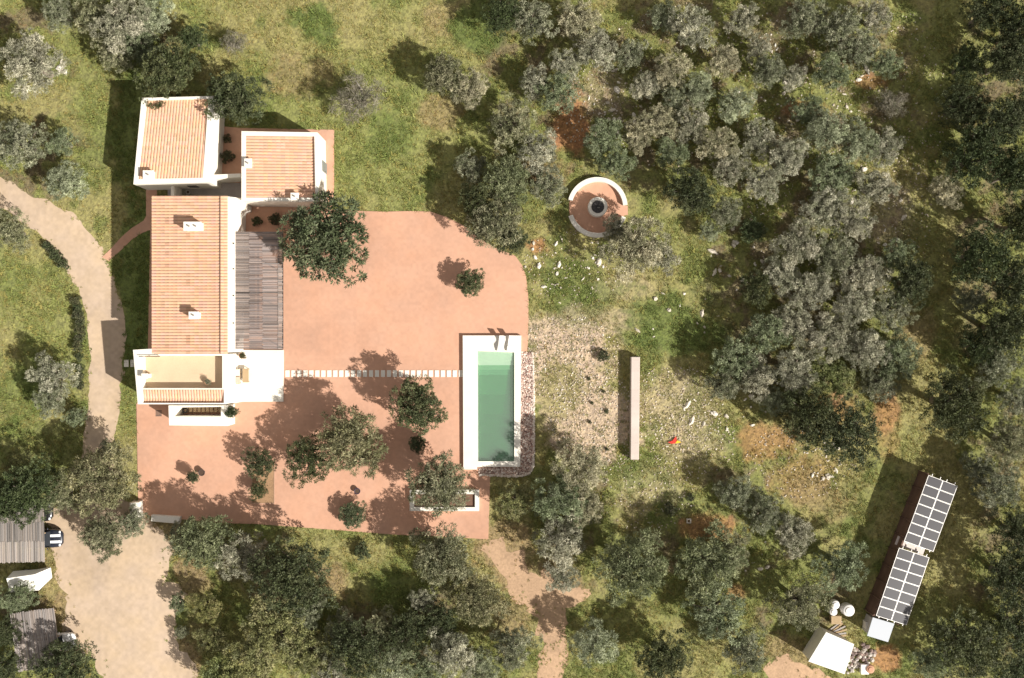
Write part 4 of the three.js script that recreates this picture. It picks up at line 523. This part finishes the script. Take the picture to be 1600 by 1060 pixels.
// [x, y, radius in photograph pixels, kind, own label?, height factor?]
const trees = [
  [50, 100, 56, 's', 'big silvery olive tree in the upper left corner beside a pale rock'], [92, 22, 30, 'o'], [150, 28, 38, 'o'], [195, 38, 46, 's'], [240, 25, 36, 's'], [182, 84, 32, 'o'], [222, 72, 30, 'o'], [264, 112, 50, 'd', 'dark green tree overhanging the upper end of the guest block roof'], [302, 62, 24, 'd'], [369, 157, 49, 'd', 'round dark tree between the guest block and the square block'], [365, 66, 22, 'g', 'low bare grey bush in the meadow above the square block'],
  [28, 225, 44, 'o'], [96, 222, 26, 'o'], [104, 285, 36, 's', 'silvery olive tree on the outer bend of the drive'], [18, 362, 34, 'o', 'olive tree at the left edge inside the drive bend'], [560, 152, 44, 'g', 'bare grey tree in the upper meadow with its brown shadow beside it'], [694, 118, 38, 'p', 'olive tree alone in the upper meadow, left one of a touching pair'], [733, 138, 34, 's', 'paler olive in the upper meadow, right one of a touching pair'],
  [84, 588, 38, 's', 'silvery olive tree in the left meadow beside the drive'], [78, 625, 30, 'o', 'olive tree just below the silvery olive in the left meadow'], [118, 652, 20, 'o', 'small olive at the left verge of the drive, above the big one'], [48, 768, 44, 'd'], [5, 780, 38, 'd'], [95, 775, 32, 'o'], [160, 748, 56, 'p', 'large olive tree over the lower end of the drive'], [168, 702, 20, 'o', 'small olive on the strip between the drive and the plaza'], [162, 836, 40, 'p', 'olive tree standing alone in the upper part of the parking yard'], [208, 818, 26, 'o', 'small olive beside the squat cream pillar'],
  [318, 846, 52, 'p'], [378, 868, 44, 's'], [285, 838, 28, 'o'], [460, 898, 60, 'd', 'dense round dark tree below the plaza, left of the small dark bush'], [278, 944, 18, 'o'], [284, 988, 13, 'o'], [318, 948, 27, 'y', null, 1.15], [330, 1000, 26, 'y'], [428, 985, 56, 'y'], [388, 1035, 46, 'y'], [480, 1020, 44, 'y'], [535, 990, 34, 'o'], [690, 868, 50, 'p'], [746, 936, 46, 'p'], [662, 938, 26, 's'], [704, 1020, 46, 's'], [562, 1015, 44, 'd'], [612, 1040, 40, 's'], [640, 985, 36, 'd'], [800, 1012, 40, 'o'], [752, 1045, 34, 's'], [690, 965, 30, 'd'],
  [520, 1052, 38, 's'], [664, 1052, 34, 'o'], [598, 982, 32, 'o'], [345, 1064, 40, 'y', null, 1.1], [480, 955, 34, 'o'],
  [30, 935, 30, 'o'], [18, 985, 26, 'd'], [104, 1038, 46, 'd'], [8, 1040, 30, 'd'],
  [508, 373, 78, 'b', 'large deep green tree beside the pergola, upper left of the plaza'], [735, 442, 26, 'b', 'small round tree alone on the upper plaza', 0.85], [652, 632, 47, 'b', 'deep green tree touching the stepping stones on the plaza'], [652, 694, 17, 'b', 'small green tree just below the one touching the stepping stones'], [548, 690, 62, 'p', 'large olive in the middle of the lower plaza', 0.9], [482, 718, 38, 'd', 'dark tree hugging the left side of the large plaza olive', 0.82], [687, 758, 54, 'p', 'olive tree growing from the white walled planter'], [406, 724, 25, 'd', 'small dark tree in the earth tree pit, the upper one', 0.8], [404, 766, 17, 'd', 'small dark tree in the earth tree pit, the lower one', 0.8], [551, 805, 25, 'b', 'round green bush at the lower edge of the plaza', 0.6], [362, 644, 11, 'b', 'small clipped ball tree beside the white nook', 3], [301, 746, 12, 'b', 'sapling beside the dark pot on the lower left plaza', 1.3],
  [905, 728, 46, 's'], [872, 782, 44, 'o'], [912, 792, 38, 's'], [876, 846, 50, 's'], [806, 782, 32, 'y'], [880, 905, 28, 's'], [988, 884, 60, 'p'], [1106, 880, 54, 'p'], [1146, 862, 34, 'o'], [1122, 955, 50, 'o'], [928, 1006, 40, 's'], [1036, 1028, 44, 'd'], [1166, 1018, 38, 'o'], [1152, 772, 36, 'o'], [1196, 802, 34, 'o'], [1240, 836, 38, 's'], [1316, 884, 44, 'o'], [1252, 945, 44, 'o'],
  [1262, 652, 46, 'd'], [1322, 676, 50, 'd', 'right one of the big dark trees above the rust coloured earth'], [1486, 630, 54, 'd', 'big round dark tree above the solar arrays'], [1556, 572, 42, 'o'], [1592, 622, 38, 'o'], [1576, 690, 42, 'o'], [1560, 762, 42, 'o'], [1528, 732, 30, 'o'], [1592, 834, 42, 'd'], [1576, 902, 44, 'd'], [1512, 1008, 58, 'd', 'big round dark tree below right of the solar arrays', 0.7], [1592, 980, 46, 'd', null, 0.8], [1452, 1036, 32, 'o'], [1585, 1050, 36, 'd', null, 0.8],
  [776, 345, 46, 'p'], [745, 318, 32, 'd'], [800, 375, 26, 'd'], [790, 285, 48, 'p'], [735, 262, 30, 'o'], [856, 290, 38, 'o', 'olive tree leaning over the left side of the round well terrace'], [840, 238, 42, 's'], [800, 192, 44, 'o'], [996, 388, 56, 's', 'large silvery olive below the right side of the round well terrace'], [962, 358, 26, 's'], [1036, 402, 30, 's'],
  [830, 30, 42, 'o'], [786, 22, 32, 'd'], [905, 35, 46, 's'], [930, 78, 40, 's'], [884, 102, 34, 's'], [870, 146, 40, 'o'], [835, 128, 30, 's'], [984, 84, 28, 'o'], [1080, 42, 44, 's'], [1038, 28, 30, 's'], [1050, 110, 38, 's'], [1092, 140, 32, 's'], [1160, 32, 34, 's'], [1186, 76, 28, 's'], [1130, 96, 32, 's'], [1200, 112, 32, 'o'], [1010, 134, 30, 's'], [1056, 156, 30, 'o'], [1030, 192, 38, 's'], [1082, 192, 36, 's'], [1150, 164, 36, 's'], [1120, 226, 38, 's'], [996, 212, 32, 's'], [944, 216, 38, 'o'], [962, 256, 32, 'o'], [1050, 238, 32, 'o'], [1140, 262, 32, 's'],
  [1186, 216, 34, 's'], [1230, 246, 44, 's'], [1190, 288, 38, 's'], [1080, 300, 40, 'd'], [1136, 332, 30, 'o'], [1176, 360, 22, 'b'], [1108, 362, 20, 's'], [1256, 30, 40, 'o'], [1310, 46, 46, 'o'], [1366, 26, 34, 's'], [1345, 78, 34, 'o'], [1300, 112, 36, 'o'], [1382, 100, 28, 'o'], [1395, 162, 26, 'g', 'bare grey bush beside the sunny grass strip, upper right'], [1240, 122, 26, 's'], [1262, 172, 30, 'o'], [1290, 206, 40, 's'], [1342, 222, 38, 's'], [1382, 232, 34, 's'],
  [1300, 272, 42, 'o'], [1366, 292, 42, 's'], [1290, 322, 44, 's'], [1335, 342, 40, 's'], [1250, 380, 46, 's'], [1302, 402, 44, 'o'], [1220, 430, 38, 's'], [1270, 450, 42, 's'], [1350, 430, 44, 's'], [1400, 402, 34, 'o'], [1422, 440, 36, 'd'], [1330, 482, 42, 's'], [1392, 482, 42, 'o'], [1240, 502, 44, 's'], [1182, 452, 28, 'd'], [1200, 520, 40, 'o'], [1290, 530, 44, 's'], [1350, 545, 46, 's'], [1402, 560, 44, 'o'], [1150, 562, 42, 'o'], [1128, 602, 32, 'o'], [1182, 592, 40, 's'], [1240, 582, 44, 's'], [1300, 592, 36, 'y'], [1212, 628, 30, 's'], [1372, 600, 36, 'o'],
  [1545, 20, 38, 'd'], [1592, 50, 40, 'd'], [1570, 96, 42, 'd'], [1508, 102, 28, 'd'], [1500, 166, 34, 'd'], [1546, 200, 44, 'd'], [1592, 180, 38, 'd'], [1520, 246, 46, 'd'], [1580, 272, 42, 'd'], [1480, 300, 32, 's'], [1592, 352, 38, 'd'], [1530, 398, 46, 'd'], [1582, 440, 42, 'd'], [1570, 512, 44, 'd'], [1518, 470, 30, 'o'], [1526, 540, 32, 'd'],
  [78, 389, 9, 'c'], [91, 404, 10, 'c'], [120, 482, 10, 'c'], [124, 505, 10, 'c'], [123, 529, 10, 'c'], [123, 558, 9, 'c'], [125, 590, 8, 'c'],
  [72, 383, 9, 'c'], [84, 396, 11, 'c'], [98, 413, 12, 'c'], [118, 470, 11, 'c'], [122, 493, 12, 'c'], [125, 516, 12, 'c'], [121, 541, 12, 'c'], [124, 576, 10, 'c'], [125, 604, 9, 'c'],
  [401, 346, 10, 'c', 'left one of the two dark bushes in the small shaded courtyard'], [429, 343, 13, 'c', 'right one of the two dark bushes in the small shaded courtyard'], [355, 245, 13, 'c', 'dark bush in the courtyard between the two upper blocks', 1.6], [355, 217, 9, 'c', 'smaller dark bush behind the one between the two upper blocks', 1.5], [566, 862, 17, 'c', 'lone dark bush in the grass below the plaza'], [943, 556, 13, 'c', 'bluish dark shrub in the pale rubble above the garden wall'], [1048, 796, 13, 'c', 'dark shrub beside the hollow block in the lower meadow'], [1079, 778, 9, 'c', 'small dark shrub above right of the hollow block'], [379, 556, 7, 'c', 'leafy plant in the clay pot on the white deck', 1], [325, 597, 7, 'g', 'dry plant in the clay pot on the roof terrace', 0.5],
  [920, 592, 4, 'c'], [943, 612, 4, 'c'], [925, 630, 4, 'c'], [948, 643, 5, 'c'], [922, 660, 4, 'c'], [948, 702, 4, 'c'],
];
{
  const T = trees.map((t) => ({ px: t[0], py: t[1], r: t[2], k: t[3], label: t[4], hf: t[5] ?? 1 }));
  const sector = (t, m) => (Math.round(Math.atan2(t.py - m[2], t.px - m[1]) / (Math.PI / 4)) + 8) % 8;
  for (const t of T) {
    if (t.label) continue; let best = null;
    for (const m of MARKS) { const d = Math.hypot(t.px - m[1], t.py - m[2]), sct = sector(t, m), rank = T.filter((u) => sector(u, m) === sct && Math.hypot(u.px - m[1], u.py - m[2]) < d).length; const score = rank * 60 + d; if (rank < 18 && (!best || score < best.score)) best = { m, sct, rank, score }; }
    t.label = t.k === 'c' ? `small dark shrub, ${ORD[best.rank]} plant out from ${best.m[0]} towards the ${DIRS[best.sct]}` : `${LOOK[t.k]} tree, ${ORD[best.rank]} out from ${best.m[0]} towards the ${DIRS[best.sct]}`;
  }
  reseed(1234);
  for (const t of T) {
    const list = protos[t.k], p = list[Math.floor(rnd() * list.length)], s = t.r / PPM / 3 * (t.k === 'c' || t.r < 22 ? 1.05 : /[os]/.test(t.k) && t.px > 780 && t.py < 640 ? 1.05 : 1.14), big = Math.max(0, s - 0.55), sy = (0.55 * Math.min(1, s / 0.55) + big * 0.75) * (t.k === 'd' ? 1.1 : 1.0) * rr(0.92, 1.1) * t.hf * (t.px > 1485 && t.py < 560 ? 1.22 : 1), onDeck = /pot on the white deck/.test(t.label) ? 0.58 : /roof terrace/.test(t.label) ? 3.62 : /white walled planter/.test(t.label) ? 0.3 : 0;
    const hc = onDeck + (t.k === 'c' ? 1.6 : 3.2) * sy, [x, z] = S(t.px, t.py, hc), o = thing(NAME[t.k], t.label, t.k === 'c' ? 'shrub' : 'tree', [x, onDeck, z], rr(0, 6.28), GROUP[t.k]);
    mesh('trunk', p.trunk, t.k === 'g' ? bareBark : barkMat, o); mesh('crown', p.crown, leafMats[Math.floor(rnd() * 4)], o); o.scale.set(s * rr(0.95, 1.05), sy, s * rr(0.95, 1.05));
  }
}

// ---------------------------------------------------------------- rocks
{
  const geos = [0, 1, 2, 3].map((k) => { reseed(600 + k); const g = new THREE.IcosahedronGeometry(0.3, 1), p = g.attributes.position; for (let i = 0; i < p.count; i++) { const f = 0.45 + 1.0 * vnoise(p.getX(i) * 9 + k * 9, p.getY(i) * 9 + p.getZ(i) * 11, 3 + k); p.setXYZ(i, p.getX(i) * f * (1.1 + 0.25 * k), p.getY(i) * f * 0.7, p.getZ(i) * f); } g.computeVertexNormals(); return g; });
  const mats = [flat(0.62, 0.56, 0.47, 1), flat(0.5, 0.45, 0.37, 1), flat(0.7, 0.65, 0.57, 1)];
  const areas = [[[880, 405, 70, 50], 26, 'loose white limestone rock in the grass below the round well terrace', 'rocks below the well'], [[960, 165, 50, 60], 34, 'white limestone rock in the grove clearing above the round well', 'rocks above the well'], [[1250, 130, 110, 70], 46, 'white limestone rock among the olives near the top right', 'rocks in the upper right grove'], [[1370, 310, 90, 90], 40, 'white limestone rock in the olive grove at right', 'rocks in the right grove'], [[1150, 400, 50, 60], 18, 'white limestone rock at the edge of the olive grove', 'rocks at the grove edge'], [[1285, 720, 40, 30], 20, 'white limestone rock below the big dark trees', 'rocks below the dark trees'], [[1130, 640, 70, 40], 24, 'white limestone rock in the stony ground near the toy kite', 'rocks near the kite'], [[98, 104, 9, 14], 8, 'white limestone rock beside the upper left olive', 'rocks in the upper left'], [[1170, 870, 40, 40], 14, 'white limestone rock in the lower grove', 'rocks in the lower grove'], [[1050, 490, 80, 40], 14, 'white limestone rock in the lush grass right of the plaza', 'rocks in the lush grass']];
  reseed(99);
  for (const [[cx, cy, rx, ry], n, label, group] of areas) for (let k = 0; k < n; k++) { const a = rr(0, 6.28), q = Math.sqrt(rnd()), [x, z] = S(cx + Math.cos(a) * rx * q, cy + Math.sin(a) * ry * q), s = Math.pow(rnd(), 2.5) * 0.6 + 0.26; if (cut.some((c) => inside(c, x, z)) || Math.hypot(x - S(933, 325)[0], z - S(933, 325)[1]) < 3.2) continue; const m = tag(mesh('limestone_rock', geos[Math.floor(rnd() * 4)], mats[Math.floor(rnd() * 3)]), label, 'rock', group); m.position.set(x, 0.08 * s, z); m.rotation.y = rr(0, 6.28); m.scale.set(s * rr(0.8, 1.2), s, s * rr(0.7, 1.1)); }
  const spots = [[890, 560, 80, 70, 900], [930, 660, 75, 80, 900], [1050, 640, 80, 70, 700], [1080, 690, 70, 60, 350], [1130, 140, 250, 140, 1500], [1310, 330, 150, 170, 1300], [1420, 180, 60, 160, 300], [900, 420, 90, 60, 300], [1250, 720, 90, 60, 350], [1010, 770, 80, 60, 300], [920, 160, 60, 70, 250]];
  const pts = []; reseed(44); for (const [cx, cy, rx, ry, n] of spots) for (let k = 0; k < n; k++) { const a = rr(0, 6.28), q = Math.sqrt(rnd()), p = S(cx + Math.cos(a) * rx * q, cy + Math.sin(a) * ry * q); if (!cut.some((c) => inside(c, p[0], p[1])) && !inside(GRAVEL, p[0], p[1])) pts.push(p); }
  let i = 0; scatterStones('loose_stones', 'small pale stones strewn over the rubble ground and grove clearings', 'stones', () => pts[i++ % pts.length], pts.length, 0.035, 0.095, [[0.58, 0.5, 0.4], [0.46, 0.38, 0.3], [0.66, 0.6, 0.52], [0.38, 0.3, 0.22]], 45);
}

// ---------------------------------------------------------------- grass and weeds
{
  reseed(321); const pos = []; for (let k = 0; k < 9; k++) { const a = rr(0, 6.28), l = rr(0.5, 1), x = rr(-0.35, 0.35), z = rr(-0.35, 0.35), tilt = rr(0.25, 0.95), w = 0.085; pos.push(x - Math.sin(a) * w, 0, z + Math.cos(a) * w, x + Math.sin(a) * w, 0, z - Math.cos(a) * w, x + Math.cos(a) * tilt * l, l * 0.9, z + Math.sin(a) * tilt * l); }
  const g = new THREE.BufferGeometry(); g.setAttribute('position', new THREE.Float32BufferAttribute(pos, 3)); g.computeVertexNormals();
  const N = 150000, ms = [], cs = []; const house = [plan(rect(205, 150, 500, 632), 3), plan(rect(723, 524, 834, 744)), plan(rect(1355, 735, 1500, 1005), 1)]; const [wx, wz] = S(933, 325);
  let tries = 0; const m = new THREE.Matrix4(), q = new THREE.Quaternion(), UPV = new THREE.Vector3(0, 1, 0);
  while (ms.length < N && tries++ < N * 3) {
    const x = rr(-54, 54), z = rr(-36, 36); let skip = false;
    for (const c of cut) if (inside(c, x, z)) { if ((c === YARD || c === TRACK || c === DRIVE || c === TRACK2) && !inside(c, x + rr(-1.3, 1.3) * (c === DRIVE ? 0.35 : 1), z + rr(-1.3, 1.3) * (c === DRIVE ? 0.35 : 1)) && rnd() < 0.5) break; skip = true; break; } if (skip) continue;
    if (Math.hypot(x - wx, z - wz) < 3.05 || inside(GRAVEL, x, z)) continue;
    const c = groundAt(x, z, false), lum = (c[0] + c[1]) / 2, pale = sstep(0.24, 0.34, lum), green = c[1] / c[0];
    const dens = clamp(0.42 + (green - 0.72) * 2.2) * (1 - pale * 0.35) * sstep(0.3, 0.55, fbm(x * 0.8, z * 0.8, 130, 3)); if (rnd() > dens + 0.05) continue;
    const s = rr(0.12, 0.30) * (green > 1 ? 1.15 : 1) * (rnd() < 0.05 ? 1.9 : 1); q.setFromAxisAngle(UPV, rr(0, 6.28)); m.compose(new THREE.Vector3(x, 0, z), q, new THREE.Vector3(s, s * rr(0.5, 0.95), s)); ms.push(m.clone());
    if (pale > 0) { const w = pale * rr(0.2, 0.9); for (let q = 0; q < 3; q++) c[q] = lerp(c[q], LIME[q] * 0.8, w); }
    const k = rr(0.85, 1.4), dry = rnd() < 0.25 ? 1.25 : 1; cs.push([Math.min(0.34, c[0] * k * dry), Math.min(0.30, c[1] * k * 1.06), c[2] * k * 0.9]);
  }
  const im = new THREE.InstancedMesh(g, new THREE.MeshStandardMaterial({ color: 0xffffff, roughness: 0.9, side: THREE.DoubleSide }), ms.length), col = new THREE.Color();
  ms.forEach((mm, i) => { im.setMatrixAt(i, mm); im.setColorAt(i, col.setRGB(...cs[i])); }); im.castShadow = im.receiveShadow = true; im.name = 'grass'; scene.add(im); tag(im, 'meadow grass and weeds growing over the open ground', 'grass', null, 'stuff');
}
renderer.render(scene, camera);
